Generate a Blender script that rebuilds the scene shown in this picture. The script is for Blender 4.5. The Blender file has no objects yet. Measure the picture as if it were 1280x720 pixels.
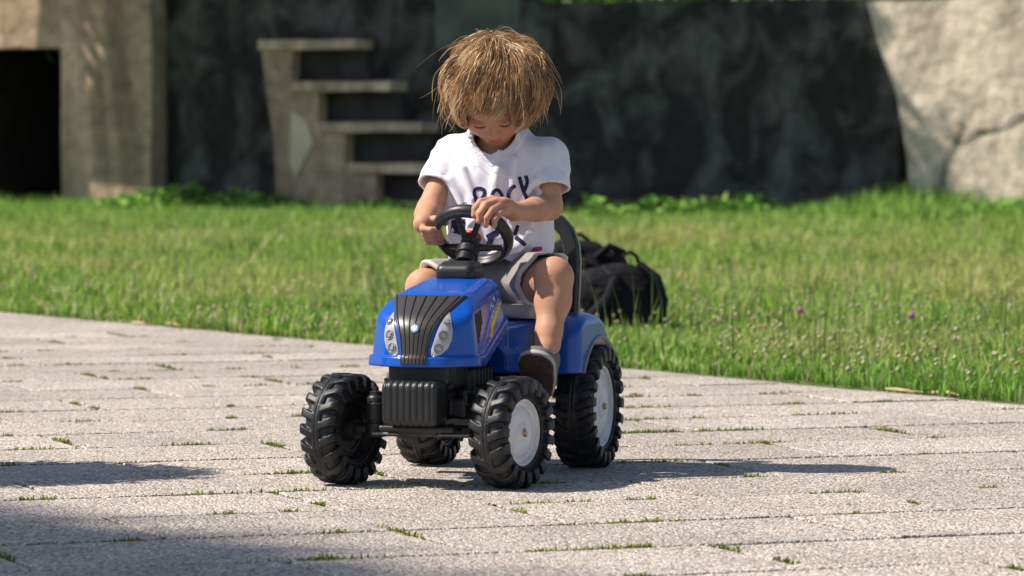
import bpy, bmesh, math, random
import numpy as np
from mathutils import Vector, Matrix
from mathutils.bvhtree import BVHTree

random.seed(7); RNG = np.random.default_rng(7)
SC = bpy.context.scene
COL = SC.collection
PI = math.pi

# ------------------------------------------------------------------ camera, sky, sun
cam_d = bpy.data.cameras.new('camera'); cam = bpy.data.objects.new('camera', cam_d); COL.objects.link(cam)
CAM_H = 0.648
cam.location = (0, -8, CAM_H)
cam.rotation_euler = (math.radians(90 - 2.0253), 0, 0)
cam_d.sensor_width = 36; cam_d.lens = 143.16
cam_d.clip_start = 0.1; cam_d.clip_end = 900
cam_d.dof.use_dof = True; cam_d.dof.focus_distance = 7.82; cam_d.dof.aperture_fstop = 8.5
SC.camera = cam

SUN = Vector((-0.645, -0.075, 0.76)).normalized()
world = bpy.data.worlds.new('World'); SC.world = world; world.use_nodes = True
wn = world.node_tree; bg = wn.nodes['Background']
sky = wn.nodes.new('ShaderNodeTexSky'); sky.sky_type = 'NISHITA'; sky.sun_disc = False
sky.sun_elevation = math.asin(SUN.z); sky.sun_rotation = math.atan2(SUN.x, SUN.y)
wn.links.new(sky.outputs[0], bg.inputs[0]); bg.inputs[1].default_value = 0.085
sun_d = bpy.data.lights.new('sun', 'SUN'); sun_d.energy = 4.9; sun_d.angle = math.radians(0.55); sun_d.color = (1, 0.93, 0.83)
sun = bpy.data.objects.new('sun', sun_d); COL.objects.link(sun); sun.location = (-5, -1, 8)
sun.rotation_euler = SUN.to_track_quat('Z', 'Y').to_euler()
SC.view_settings.view_transform = 'Standard'; SC.view_settings.look = 'None'
SC.view_settings.exposure = 0.38; SC.view_settings.gamma = 1
SC.render.engine = 'CYCLES'; SC.cycles.use_denoising = True
SC.cycles.max_bounces = 6; SC.cycles.transparent_max_bounces = 6

# ------------------------------------------------------------------ helpers
def tag(o, label=None, cat=None, group=None, kind=None):
    if label: o['label'] = label
    if cat: o['category'] = cat
    if group: o['group'] = group
    if kind: o['kind'] = kind
    return o

def empty(name, loc=(0, 0, 0), rz=0, label=None, cat=None, group=None):
    o = bpy.data.objects.new(name, None); COL.objects.link(o)
    o.location = loc; o.rotation_euler = (0, 0, rz); o.empty_display_size = 0.05
    return tag(o, label, cat, group)

def link_mesh(name, me, mat=None, parent=None):
    o = bpy.data.objects.new(name, me); COL.objects.link(o)
    if mat is not None:
        for m in (mat if isinstance(mat, (list, tuple)) else [mat]): me.materials.append(m)
    if parent is not None: o.parent = parent
    return o

def np_mesh(name, V, F, smooth=True, col=None):
    """V (n,3); F (m,3 or 4) index array"""
    V = np.asarray(V, np.float32); F = np.asarray(F, np.int32)
    me = bpy.data.meshes.new(name); k = F.shape[1]
    me.vertices.add(len(V)); me.vertices.foreach_set('co', V.ravel())
    me.loops.add(F.size); me.loops.foreach_set('vertex_index', F.ravel())
    me.polygons.add(len(F)); me.polygons.foreach_set('loop_start', np.arange(0, F.size, k, dtype=np.int32))
    me.polygons.foreach_set('use_smooth', np.full(len(F), smooth))
    me.update(calc_edges=True)
    if col is not None:
        a = me.color_attributes.new('Col', 'FLOAT_COLOR', 'POINT')
        c = np.ones((len(V), 4), np.float32); c[:, :3] = col
        a.data.foreach_set('color', c.ravel())
    return me

def py_mesh(name, V, F, smooth=False):
    me = bpy.data.meshes.new(name); me.from_pydata([tuple(v) for v in V], [], F)
    for p in me.polygons: p.use_smooth = smooth
    me.update()
    if smooth: me.set_sharp_from_angle(angle=math.radians(38))
    return me

def bm_obj(name, bm, mat, parent=None, smooth=False):
    me = bpy.data.meshes.new(name); bm.normal_update(); bm.to_mesh(me); bm.free()
    for p in me.polygons: p.use_smooth = smooth
    return link_mesh(name, me, mat, parent)

def add_box(bm, c, s, bevel=0.0, rot=None, seg=2):
    r = bmesh.ops.create_cube(bm, size=1.0); vs = r['verts']
    bmesh.ops.scale(bm, vec=s, verts=vs)
    if bevel > 0:
        es = list({e for v in vs for e in v.link_edges})
        q = bmesh.ops.bevel(bm, geom=es, offset=bevel, segments=seg, affect='EDGES', profile=0.5)
        vs = list({v for v in q['verts']} | {v for v in vs if v.is_valid})
    if rot is not None: bmesh.ops.rotate(bm, cent=(0, 0, 0), matrix=rot, verts=vs)
    bmesh.ops.translate(bm, vec=c, verts=vs)
    return vs

def box_obj(name, c, s, mat, parent=None, bevel=0.003, rot=None, smooth=False):
    bm = bmesh.new(); add_box(bm, c, s, bevel, rot); return bm_obj(name, bm, mat, parent, smooth)

def tube_data(P, R, n=12, flat=(1, 1), cap=True, closed=False, up=(0, 0, 1)):
    P = [Vector(p) for p in P]; m = len(P)
    if not hasattr(R, '__len__'): R = [R] * m
    V = []; F = []; prev = None
    for i, p in enumerate(P):
        if closed: t = P[(i + 1) % m] - P[(i - 1) % m]
        else: t = P[min(i + 1, m - 1)] - P[max(i - 1, 0)]
        t.normalize()
        if prev is None:
            u = Vector(up) - t * t.dot(Vector(up))
            if u.length < 1e-3: u = Vector((1, 0, 0)) - t * t.x
        else: u = prev - t * t.dot(prev)
        u.normalize(); prev = u; w = t.cross(u)
        for k in range(n):
            a = 2 * PI * k / n
            V.append(p + u * (math.cos(a) * R[i] * flat[0]) + w * (math.sin(a) * R[i] * flat[1]))
    rng = m if closed else m - 1
    for i in range(rng):
        for k in range(n):
            a = i * n + k; b = i * n + (k + 1) % n; j = ((i + 1) % m) * n
            F.append((a, b, j + (k + 1) % n, j + k))
    if cap and not closed:
        F.append(tuple(reversed(range(n)))); F.append(tuple((m - 1) * n + k for k in range(n)))
    return V, F

def tube(name, P, R, mat, parent=None, **kw):
    V, F = tube_data(P, R, **kw); return link_mesh(name, py_mesh(name, V, F, True), mat, parent)

def lathe_data(prof, n=48, axis='x', c=(0, 0, 0)):
    """prof: list of (axial, radius)"""
    V = []; F = []
    for (x, r) in prof:
        for k in range(n):
            a = 2 * PI * k / n; p = (x, r * math.cos(a), r * math.sin(a))
            if axis == 'z': p = (r * math.cos(a), r * math.sin(a), x)
            if axis == 'y': p = (r * math.sin(a), x, r * math.cos(a))
            V.append(Vector(p) + Vector(c))
    for i in range(len(prof) - 1):
        for k in range(n):
            a = i * n + k; b = i * n + (k + 1) % n
            F.append((a, b, b + n, a + n))
    return V, F

def lathe(name, prof, mat, parent=None, n=48, axis='x', c=(0, 0, 0)):
    V, F = lathe_data(prof, n, axis, c)
    o = link_mesh(name, py_mesh(name, V, F, True), mat, parent)
    return o

# ------------------------------------------------------------------ implicit surfaces (smooth solid shapes)
class Field:
    def __init__(s, lo, hi, h):
        s.lo = np.array(lo, np.float32); s.h = h
        s.n = np.ceil((np.array(hi) - s.lo) / h).astype(int) + 1
        s.f = np.full(tuple(s.n), 1.0, np.float32)
        s.ax = [(s.lo[i] + h * np.arange(s.n[i])).astype(np.float32) for i in range(3)]
    def grid(s, lo=None, hi=None):
        sl = []
        for i in range(3):
            a = 0 if lo is None else max(0, int((lo[i] - s.lo[i]) / s.h))
            b = s.n[i] if hi is None else min(s.n[i], int((hi[i] - s.lo[i]) / s.h) + 2)
            sl.append(slice(a, max(a, b)))
        X = s.ax[0][sl[0]][:, None, None]; Y = s.ax[1][sl[1]][None, :, None]; Z = s.ax[2][sl[2]][None, None, :]
        return tuple(sl), X, Y, Z
    def put(s, sl, d, k, op='add'):
        f = s.f[sl]
        if f.size == 0: return
        if op == 'add':
            if k > 0:
                h = np.clip(0.5 + 0.5 * (d - f) / k, 0, 1); s.f[sl] = d * (1 - h) + f * h - k * h * (1 - h)
            else: s.f[sl] = np.minimum(f, d)
        else:
            d = -d
            if k > 0:
                h = np.clip(0.5 - 0.5 * (d - f) / k, 0, 1); s.f[sl] = d * (1 - h) + f * h + k * h * (1 - h)
            else: s.f[sl] = np.maximum(f, d)
    def cap(s, a, b, ra, rb=None, k=0.01, op='add', sq=None):
        rb = ra if rb is None else rb
        a = np.array(a, float); b = np.array(b, float); m = max(ra, rb) + k + 0.012
        sl, X, Y, Z = s.grid(np.minimum(a, b) - m, np.maximum(a, b) + m)
        s.put(sl, cone_d(X, Y, Z, a, b, ra, rb), k, op)
    def ell(s, c, r, k=0.01, op='add', M=None):
        c = np.array(c, float); m = max(r) + k + 0.012
        sl, X, Y, Z = s.grid(c - m, c + m)
        s.put(sl, ell_d(X, Y, Z, c, r, M), k, op)
    def fn(s, fun, k=0, op='add', lo=None, hi=None):
        sl, X, Y, Z = s.grid(lo, hi); s.put(sl, fun(X, Y, Z) + np.zeros_like(s.f[sl]), k, op)
    def mesh(s, smooth=1):
        return surf(s.f, s.lo, s.h, smooth)

def cone_d(X, Y, Z, a, b, ra, rb):
    ba = b - a; L = max(float(ba @ ba), 1e-12)
    px, py, pz = X - a[0], Y - a[1], Z - a[2]
    t = np.clip((px * ba[0] + py * ba[1] + pz * ba[2]) / L, 0, 1)
    return np.sqrt((px - t * ba[0]) ** 2 + (py - t * ba[1]) ** 2 + (pz - t * ba[2]) ** 2) - (ra + (rb - ra) * t)

def ell_d(X, Y, Z, c, r, M=None):
    px, py, pz = X - c[0], Y - c[1], Z - c[2]
    if M is not None:
        q = [px * M[i][0] + py * M[i][1] + pz * M[i][2] for i in range(3)]
    else: q = [px, py, pz]
    k0 = np.sqrt((q[0] / r[0]) ** 2 + (q[1] / r[1]) ** 2 + (q[2] / r[2]) ** 2)
    k1 = np.sqrt((q[0] / r[0] ** 2) ** 2 + (q[1] / r[1] ** 2) ** 2 + (q[2] / r[2] ** 2) ** 2) + 1e-9
    return k0 * (k0 - 1) / k1

def rbox_d(X, Y, Z, c, s, r):
    qx = np.abs(X - c[0]) - s[0] / 2 + r; qy = np.abs(Y - c[1]) - s[1] / 2 + r; qz = np.abs(Z - c[2]) - s[2] / 2 + r
    return np.sqrt(np.maximum(qx, 0) ** 2 + np.maximum(qy, 0) ** 2 + np.maximum(qz, 0) ** 2) + np.minimum(np.maximum(qx, np.maximum(qy, qz)), 0) - r

def smax(a, b, k):
    h = np.clip(0.5 - 0.5 * (b - a) / k, 0, 1); return b * (1 - h) + a * h + k * h * (1 - h)
def smin(a, b, k):
    h = np.clip(0.5 + 0.5 * (b - a) / k, 0, 1); return b * (1 - h) + a * h - k * h * (1 - h)

def surf(f, lo, h, smooth=1):
    s = f < 0
    c = s[:-1, :-1, :-1].astype(np.int8)
    tot = np.zeros(c.shape, np.int8)
    for i in (0, 1):
        for j in (0, 1):
            for k in (0, 1):
                tot += s[i:s.shape[0] - 1 + i, j:s.shape[1] - 1 + j, k:s.shape[2] - 1 + k]
    act = (tot > 0) & (tot < 8)
    I, J, K = np.nonzero(act)
    idx = np.full(act.shape, -1, np.int32); idx[I, J, K] = np.arange(len(I))
    cor = [(i, j, k) for i in (0, 1) for j in (0, 1) for k in (0, 1)]
    val = {q: f[I + q[0], J + q[1], K + q[2]] for q in cor}
    acc = np.zeros((len(I), 3)); cnt = np.zeros(len(I))
    for a in cor:
        for d in range(3):
            if a[d] == 0:
                b = list(a); b[d] = 1; b = tuple(b)
                va, vb = val[a], val[b]; m = (va < 0) != (vb < 0)
                t = np.where(m, va / np.where(m, va - vb, 1), 0)
                for e in range(3):
                    acc[:, e] += np.where(m, a[e] + (t if e == d else 0), 0)
                cnt += m
    V = (acc / cnt[:, None] + np.stack([I, J, K], 1)) * h + lo
    Fs = []
    for d in range(3):
        s0 = [slice(None)] * 3; s1 = [slice(None)] * 3
        s0[d] = slice(0, -1); s1[d] = slice(1, None)
        diff = s[tuple(s0)] != s[tuple(s1)]
        E = np.nonzero(diff); E = [np.array(e) for e in E]
        u, v = (d + 1) % 3, (d + 2) % 3
        ok = (E[u] > 0) & (E[v] > 0) & (E[u] < s.shape[u] - 1) & (E[v] < s.shape[v] - 1)
        E = [e[ok] for e in E]
        def cell(du, dv):
            q = [e.copy() for e in E]; q[u] = q[u] - du; q[v] = q[v] - dv
            return idx[q[0], q[1], q[2]]
        Q = np.stack([cell(1, 1), cell(0, 1), cell(0, 0), cell(1, 0)], 1)
        ins = s[E[0], E[1], E[2]]
        Q[~ins] = Q[~ins][:, ::-1]
        Fs.append(Q)
    F = np.concatenate(Fs); F = F[(F >= 0).all(1)]
    for _ in range(smooth):
        acc = np.zeros_like(V); n = np.zeros(len(V))
        for a in range(4):
            b = (a + 1) % 4
            for (p, q) in ((a, b), (b, a)):
                n += np.bincount(F[:, p], minlength=len(V))
                for e in range(3): acc[:, e] += np.bincount(F[:, p], weights=V[F[:, q], e], minlength=len(V))
        V = V * 0.4 + 0.6 * acc / np.maximum(n, 1)[:, None]
    return V, F

_NG = np.random.default_rng(3).random((32, 32, 32)).astype(np.float32)
def vnoise(x, y, z):
    x, y, z = np.broadcast_arrays(x, y, z)
    xi, yi, zi = np.floor(x).astype(int), np.floor(y).astype(int), np.floor(z).astype(int)
    fx, fy, fz = x - xi, y - yi, z - zi
    fx, fy, fz = [t * t * (3 - 2 * t) for t in (fx, fy, fz)]
    r = 0
    for i in (0, 1):
        for j in (0, 1):
            for k in (0, 1):
                w = (fx if i else 1 - fx) * (fy if j else 1 - fy) * (fz if k else 1 - fz)
                r = r + w * _NG[(xi + i) % 32, (yi + j) % 32, (zi + k) % 32]
    return r * 2 - 1

# ------------------------------------------------------------------ materials
def mat(name, base=(0.5, 0.5, 0.5), rough=0.5, metal=0.0, spec=0.5, sss=0.0, coat=0.0, vcol=False,
        var=0.0, var_scale=20, bump=0.0, bump_scale=200, bump_dist=0.001, base2=None, sheen=0, ramp=(0.35, 0.65), bump_detail=6):
    m = bpy.data.materials.new(name); m.use_nodes = True
    nt = m.node_tree; b = nt.nodes['Principled BSDF']
    b.inputs['Roughness'].default_value = rough; b.inputs['Metallic'].default_value = metal
    b.inputs['Specular IOR Level'].default_value = spec
    b.inputs['Coat Weight'].default_value = coat; b.inputs['Coat Roughness'].default_value = 0.08
    b.inputs['Sheen Weight'].default_value = sheen
    if sss:
        b.inputs['Subsurface Weight'].default_value = sss
        b.inputs['Subsurface Radius'].default_value = (0.012, 0.005, 0.003); b.inputs['Subsurface Scale'].default_value = 1.0
    tc = nt.nodes.new('ShaderNodeTexCoord')
    if vcol:
        a = nt.nodes.new('ShaderNodeVertexColor'); a.layer_name = 'Col'; src = a.outputs[0]
    else:
        rgb = nt.nodes.new('ShaderNodeRGB'); rgb.outputs[0].default_value = (*base, 1); src = rgb.outputs[0]
    if base2 is not None or var > 0:
        nz = nt.nodes.new('ShaderNodeTexNoise'); nz.inputs['Scale'].default_value = var_scale; nz.inputs['Detail'].default_value = 6
        nt.links.new(tc.outputs['Object'], nz.inputs['Vector'])
        rp = nt.nodes.new('ShaderNodeMapRange'); rp.inputs[1].default_value = ramp[0]; rp.inputs[2].default_value = ramp[1]
        nt.links.new(nz.outputs[0], rp.inputs[0])
        mx = nt.nodes.new('ShaderNodeMix'); mx.data_type = 'RGBA'
        nt.links.new(rp.outputs[0], mx.inputs[0]); nt.links.new(src, mx.inputs[6])
        if base2 is not None: mx.inputs[7].default_value = (*base2, 1)
        else:
            mm = nt.nodes.new('ShaderNodeMix'); mm.data_type = 'RGBA'; mm.blend_type = 'MULTIPLY'
            mm.inputs[0].default_value = 1; nt.links.new(src, mm.inputs[6]); mm.inputs[7].default_value = (1 - var, 1 - var, 1 - var, 1)
            nt.links.new(mm.outputs[2], mx.inputs[7])
        src = mx.outputs[2]
    nt.links.new(src, b.inputs['Base Color'])
    if bump > 0:
        nb = nt.nodes.new('ShaderNodeTexNoise'); nb.inputs['Scale'].default_value = bump_scale; nb.inputs['Detail'].default_value = bump_detail
        nt.links.new(tc.outputs['Object'], nb.inputs['Vector'])
        bp = nt.nodes.new('ShaderNodeBump'); bp.inputs['Strength'].default_value = bump; bp.inputs['Distance'].default_value = bump_dist
        nt.links.new(nb.outputs[0], bp.inputs['Height']); nt.links.new(bp.outputs[0], b.inputs['Normal'])
    return m

def leaf_mat(name, trans=0.35, base=None, rough=0.6):
    m = bpy.data.materials.new(name); m.use_nodes = True; nt = m.node_tree
    b = nt.nodes['Principled BSDF']; out = nt.nodes['Material Output']
    b.inputs['Roughness'].default_value = rough; b.inputs['Specular IOR Level'].default_value = 0.25
    if base is None:
        a = nt.nodes.new('ShaderNodeVertexColor'); a.layer_name = 'Col'; src = a.outputs[0]
    else:
        a = nt.nodes.new('ShaderNodeRGB'); a.outputs[0].default_value = (*base, 1); src = a.outputs[0]
    t = nt.nodes.new('ShaderNodeBsdfTranslucent'); mx = nt.nodes.new('ShaderNodeMixShader')
    nt.links.new(src, b.inputs['Base Color']); nt.links.new(src, t.inputs[0])
    mx.inputs[0].default_value = trans
    nt.links.new(b.outputs[0], mx.inputs[1]); nt.links.new(t.outputs[0], mx.inputs[2]); nt.links.new(mx.outputs[0], out.inputs[0])
    return m

M = {}
M['blue'] = mat('blue_plastic', (0.003, 0.085, 0.46), rough=0.26, spec=0.5, coat=0.2, bump=0.05, bump_scale=900, bump_dist=0.0004, var=0.08, var_scale=8)
M['black'] = mat('black_plastic', (0.014, 0.014, 0.016), rough=0.42, spec=0.5, bump=0.06, bump_scale=600, bump_dist=0.0005, base2=(0.022, 0.021, 0.021), var_scale=25)
M['tyre'] = mat('tyre_plastic', (0.013, 0.0135, 0.016), rough=0.48, spec=0.42, bump=0.1, bump_scale=420, bump_dist=0.0005, base2=(0.034, 0.032, 0.03), var_scale=16, ramp=(0.5, 0.8))
M['grille'] = mat('grille_plastic', (0.045, 0.038, 0.036), rough=0.38, bump=0.05, bump_scale=500, bump_dist=0.0004)
M['rimwhite'] = mat('rim_white', (0.78, 0.79, 0.82), rough=0.42, base2=(0.64, 0.63, 0.62), var_scale=14, bump=0.04, bump_scale=120, bump_dist=0.001)
M['seat'] = mat('seat_grey', (0.42, 0.4, 0.38), rough=0.7, bump=0.5, bump_scale=450, bump_dist=0.001)
M['trim'] = mat('grey_trim', (0.2, 0.21, 0.2), rough=0.5)
M['vent'] = mat('vent_dark', (0.03, 0.034, 0.024), rough=0.45)
M['steel'] = mat('steel', (0.5, 0.49, 0.46), rough=0.3, metal=1)
M['brass'] = mat('brass', (0.45, 0.36, 0.2), rough=0.35, metal=1)
M['red'] = mat('red_plastic', (0.55, 0.01, 0.02), rough=0.35)
M['yellow'] = mat('yellow_decal', (0.75, 0.47, 0.02), rough=0.35)
M['whitep'] = mat('white_decal', (0.75, 0.75, 0.76), rough=0.4)
M['emb_blue'] = mat('emblem_blue', (0.2, 0.42, 0.62), rough=0.3)
M['lens'] = mat('headlight_decal', (0.5, 0.52, 0.54), rough=0.22, base2=(0.34, 0.35, 0.37), var_scale=60, coat=0.6)
M['lensring'] = mat('headlight_ring', (0.2, 0.205, 0.21), rough=0.3)
M['lenslight'] = mat('headlight_bright', (0.3, 0.31, 0.32), rough=0.25)
M['skin'] = mat('skin', rough=0.55, spec=0.28, sss=0.08, vcol=True, var=0.06, var_scale=60, bump=0.06, bump_scale=500, bump_dist=0.0006)
M['shirt'] = mat('white_cotton', (0.80, 0.77, 0.83), rough=0.85, spec=0.15, sheen=0.15, bump=0.12, bump_scale=900, bump_dist=0.0006)
M['ink'] = mat('navy_print', (0.035, 0.025, 0.08), rough=0.7, spec=0.2)
M['pink'] = mat('pink_tag', (0.5, 0.02, 0.12), rough=0.7)
M['shorts'] = mat('shorts_cotton', rough=0.9, spec=0.1, vcol=True, sheen=0.2, bump=0.5, bump_scale=700, bump_dist=0.001)
M['sole'] = mat('brown_sole', (0.045, 0.03, 0.025), rough=0.8, bump=0.6, bump_scale=350, bump_dist=0.001, base2=(0.08, 0.055, 0.045), var_scale=60)
M['shoe'] = mat('shoe_canvas', (0.16, 0.14, 0.125), rough=0.85, bump=0.3, bump_scale=500, bump_dist=0.0008)
M['lash'] = mat('eyelash', (0.02, 0.012, 0.008), rough=0.7)
M['bag'] = mat('bag_nylon', (0.004, 0.0035, 0.006), rough=0.8, spec=0.2, bump=0.4, bump_scale=60, bump_dist=0.004, base2=(0.011, 0.009, 0.014), var_scale=9)
M['bag2'] = mat('strap_nylon', (0.010, 0.009, 0.013), rough=0.8, spec=0.2)
M['buckle'] = mat('buckle_grey', (0.25, 0.25, 0.26), rough=0.4)
M['grass'] = leaf_mat('grass_blades', 0.35)
M['leaf'] = leaf_mat('tree_leaves', 0.25)
M['flower'] = leaf_mat('clover_heads', 0.2, rough=0.8)
M['straw'] = mat('straw', (0.5, 0.4, 0.2), rough=0.8)
M['bark'] = mat('bark', (0.1, 0.075, 0.055), rough=0.9, bump=1, bump_scale=12, bump_dist=0.02)
M['clay'] = mat('terracotta', (0.4, 0.18, 0.1), rough=0.8, bump=0.3, bump_scale=40)

def hair_mat():
    m = bpy.data.materials.new('blond_hair'); m.use_nodes = True; nt = m.node_tree
    b = nt.nodes['Principled BSDF']; a = nt.nodes.new('ShaderNodeVertexColor'); a.layer_name = 'Col'
    nt.links.new(a.outputs[0], b.inputs['Base Color']); b.inputs['Roughness'].default_value = 0.4
    b.inputs['Specular IOR Level'].default_value = 0.45
    t = nt.nodes.new('ShaderNodeBsdfTranslucent'); nt.links.new(a.outputs[0], t.inputs[0])
    mx = nt.nodes.new('ShaderNodeMixShader'); mx.inputs[0].default_value = 0.3
    nt.links.new(b.outputs[0], mx.inputs[1]); nt.links.new(t.outputs[0], mx.inputs[2])
    nt.links.new(mx.outputs[0], nt.nodes['Material Output'].inputs[0]); return m
M['hair'] = hair_mat()

def slab_mat():
    m = bpy.data.materials.new('exposed_aggregate'); m.use_nodes = True; nt = m.node_tree
    b = nt.nodes['Principled BSDF']; b.inputs['Roughness'].default_value = 0.85; b.inputs['Specular IOR Level'].default_value = 0.25
    g = nt.nodes.new('ShaderNodeNewGeometry')
    def noise(sc, det, rough=0.6):
        n = nt.nodes.new('ShaderNodeTexNoise'); n.inputs['Scale'].default_value = sc; n.inputs['Detail'].default_value = det
        n.inputs['Roughness'].default_value = rough; nt.links.new(g.outputs['Position'], n.inputs['Vector']); return n.outputs[0]
    def mapr(s, a, bb, c, d):
        r = nt.nodes.new('ShaderNodeMapRange'); nt.links.new(s, r.inputs[0])
        for i, v in enumerate((a, bb, c, d)): r.inputs[i + 1].default_value = v
        return r.outputs[0]
    vo = nt.nodes.new('ShaderNodeTexVoronoi'); vo.inputs['Scale'].default_value = 185; nt.links.new(g.outputs['Position'], vo.inputs['Vector'])
    sp = nt.nodes.new('ShaderNodeSeparateColor'); nt.links.new(vo.outputs['Color'], sp.inputs[0])
    cr = nt.nodes.new('ShaderNodeValToRGB'); nt.links.new(sp.outputs[0], cr.inputs[0])
    e = cr.color_ramp.elements; e[0].position = 0.0; e[0].color = (0.14, 0.115, 0.10, 1); e[1].position = 1; e[1].color = (0.84, 0.75, 0.66, 1)
    for p, c in ((0.2, (0.35, 0.285, 0.24)), (0.5, (0.51, 0.44, 0.385)), (0.8, (0.61, 0.535, 0.47))):
        q = e.new(p); q.color = (*c, 1)
    mu = nt.nodes.new('ShaderNodeMix'); mu.data_type = 'RGBA'; mu.blend_type = 'MULTIPLY'; mu.inputs[0].default_value = 1
    nt.links.new(cr.outputs[0], mu.inputs[6])
    big = mapr(noise(2.3, 7, .7), 0.32, 0.68, 0.86, 1.2)
    oi = nt.nodes.new('ShaderNodeObjectInfo'); rr = mapr(oi.outputs['Random'], 0, 1, 0.87, 1.07)
    mm = nt.nodes.new('ShaderNodeMath'); mm.operation = 'MULTIPLY'; nt.links.new(big, mm.inputs[0]); nt.links.new(rr, mm.inputs[1])
    fine = mapr(noise(45, 3), 0.3, 0.7, 0.88, 1.1)
    m2 = nt.nodes.new('ShaderNodeMath'); m2.operation = 'MULTIPLY'; nt.links.new(mm.outputs[0], m2.inputs[0]); nt.links.new(fine, m2.inputs[1])
    nt.links.new(m2.outputs[0], mu.inputs[7]); nt.links.new(mu.outputs[2], b.inputs['Base Color'])
    bp = nt.nodes.new('ShaderNodeBump'); bp.inputs['Strength'].default_value = 1.0; bp.inputs['Distance'].default_value = 0.005
    nt.links.new(vo.outputs['Distance'], bp.inputs['Height']); bp.invert = True
    nt.links.new(bp.outputs[0], b.inputs['Normal']); return m
M['slab'] = slab_mat()
M['joint'] = mat('joint_soil', (0.035, 0.028, 0.02), rough=0.95, base2=(0.03, 0.04, 0.015), var_scale=6)

def concrete(name, light, dark, lo, hi, seed=0.0, scale=1.3, zs=0.35):
    """weathered concrete: big stains, streaks running down, fine grain"""
    m = bpy.data.materials.new(name); m.use_nodes = True; nt = m.node_tree
    b = nt.nodes['Principled BSDF']; b.inputs['Roughness'].default_value = 0.92; b.inputs['Specular IOR Level'].default_value = 0.15
    tc = nt.nodes.new('ShaderNodeTexCoord'); mp = nt.nodes.new('ShaderNodeMapping'); mp.inputs['Location'].default_value = (seed, seed * 2, 0)
    nt.links.new(tc.outputs['Object'], mp.inputs[0])
    ms = nt.nodes.new('ShaderNodeMapping'); ms.inputs['Scale'].default_value = (1, 1, zs); nt.links.new(mp.outputs[0], ms.inputs[0])
    n1 = nt.nodes.new('ShaderNodeTexNoise'); n1.inputs['Scale'].default_value = scale; n1.inputs['Detail'].default_value = 8; n1.inputs['Distortion'].default_value = 0.7
    nt.links.new(ms.outputs[0], n1.inputs['Vector'])
    r = nt.nodes.new('ShaderNodeMapRange'); nt.links.new(n1.outputs[0], r.inputs[0]); r.inputs[1].default_value = lo; r.inputs[2].default_value = hi
    mx = nt.nodes.new('ShaderNodeMix'); mx.data_type = 'RGBA'; nt.links.new(r.outputs[0], mx.inputs[0])
    mx.inputs[6].default_value = (*dark, 1); mx.inputs[7].default_value = (*light, 1)
    n2 = nt.nodes.new('ShaderNodeTexNoise'); n2.inputs['Scale'].default_value = 9; n2.inputs['Detail'].default_value = 6; nt.links.new(mp.outputs[0], n2.inputs['Vector'])
    r2 = nt.nodes.new('ShaderNodeMapRange'); nt.links.new(n2.outputs[0], r2.inputs[0]); r2.inputs[1].default_value = 0.3; r2.inputs[2].default_value = 0.7
    r2.inputs[3].default_value = 0.72; r2.inputs[4].default_value = 1.2
    mu = nt.nodes.new('ShaderNodeMix'); mu.data_type = 'RGBA'; mu.blend_type = 'MULTIPLY'; mu.inputs[0].default_value = 1
    nt.links.new(mx.outputs[2], mu.inputs[6]); nt.links.new(r2.outputs[0], mu.inputs[7]); nt.links.new(mu.outputs[2], b.inputs['Base Color'])
    bp = nt.nodes.new('ShaderNodeBump'); bp.inputs['Strength'].default_value = 0.8; bp.inputs['Distance'].default_value = 0.03
    nt.links.new(n2.outputs[0], bp.inputs['Height']); nt.links.new(bp.outputs[0], b.inputs['Normal']); return m
M['con_dark'] = concrete('stained_shaded_concrete', (0.15, 0.143, 0.132), (0.042, 0.040, 0.037), 0.44, 0.66, 3.1, 2.8, 0.7)  # stain tone, with tree shade put into the colour as well
M['con_mid'] = concrete('weathered_concrete', (0.84, 0.6, 0.42), (0.34, 0.245, 0.17), 0.40, 0.66, 7.7)
M['con_light'] = concrete('sunlit_pale_concrete', (0.8, 0.67, 0.53), (0.36, 0.29, 0.225), 0.34, 0.62, 1.4, 1.5, 0.5)  # paler copy of the wall concrete: sunlight put into the colour
M['con_step'] = concrete('sun_lightened_concrete', (0.84, 0.62, 0.44), (0.46, 0.34, 0.24), 0.35, 0.65, 5.2, 3.0)  # treads lightened: sun on their tops put into the colour
M['con_black'] = mat('near_black_concrete', (0.03, 0.029, 0.028), rough=0.95, base2=(0.06, 0.058, 0.055), var_scale=4)  # near-black tone shared by room shell, risers and cracks
M['paint'] = mat('faded_green_paint', (0.16, 0.18, 0.15), rough=0.9, base2=(0.09, 0.1, 0.085), var_scale=4)
M['render'] = mat('sun_patch_paint', (0.88, 0.72, 0.48), rough=0.9, base2=(0.7, 0.58, 0.4), var_scale=6)  # pool of sun on the stringer, painted as a pale colour

# ================================================================== SETTING
def wp(X, Z, h=0.0): return (X, Z - 8.0, h)      # X across, Z distance from the camera

EDGE0 = Vector((-1.97, 15.7)); EDGE1 = Vector((1.27, 10.1)); ED = (EDGE1 - EDGE0).normalized(); EN = Vector((-ED.y, ED.x))  # EN points to the lawn
if EN.y < 0: EN = -EN
def lawn_side(X, Z): return (X - EDGE0.x) * EN.x + (Z - EDGE0.y) * EN.y

# ground sheet to the horizon
G = 500
gm = mat('meadow_soil', (0.10, 0.14, 0.035), rough=0.95, base2=(0.16, 0.16, 0.06), var_scale=0.9)
bm = bmesh.new(); vs = [bm.verts.new(p) for p in ((-G, -G, -0.03), (G, -G, -0.03), (G, G, -0.03), (-G, G, -0.03))]; bm.faces.new(vs)
tag(bm_obj('ground', bm, gm), kind='structure', label='meadow ground reaching to the horizon')
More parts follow.
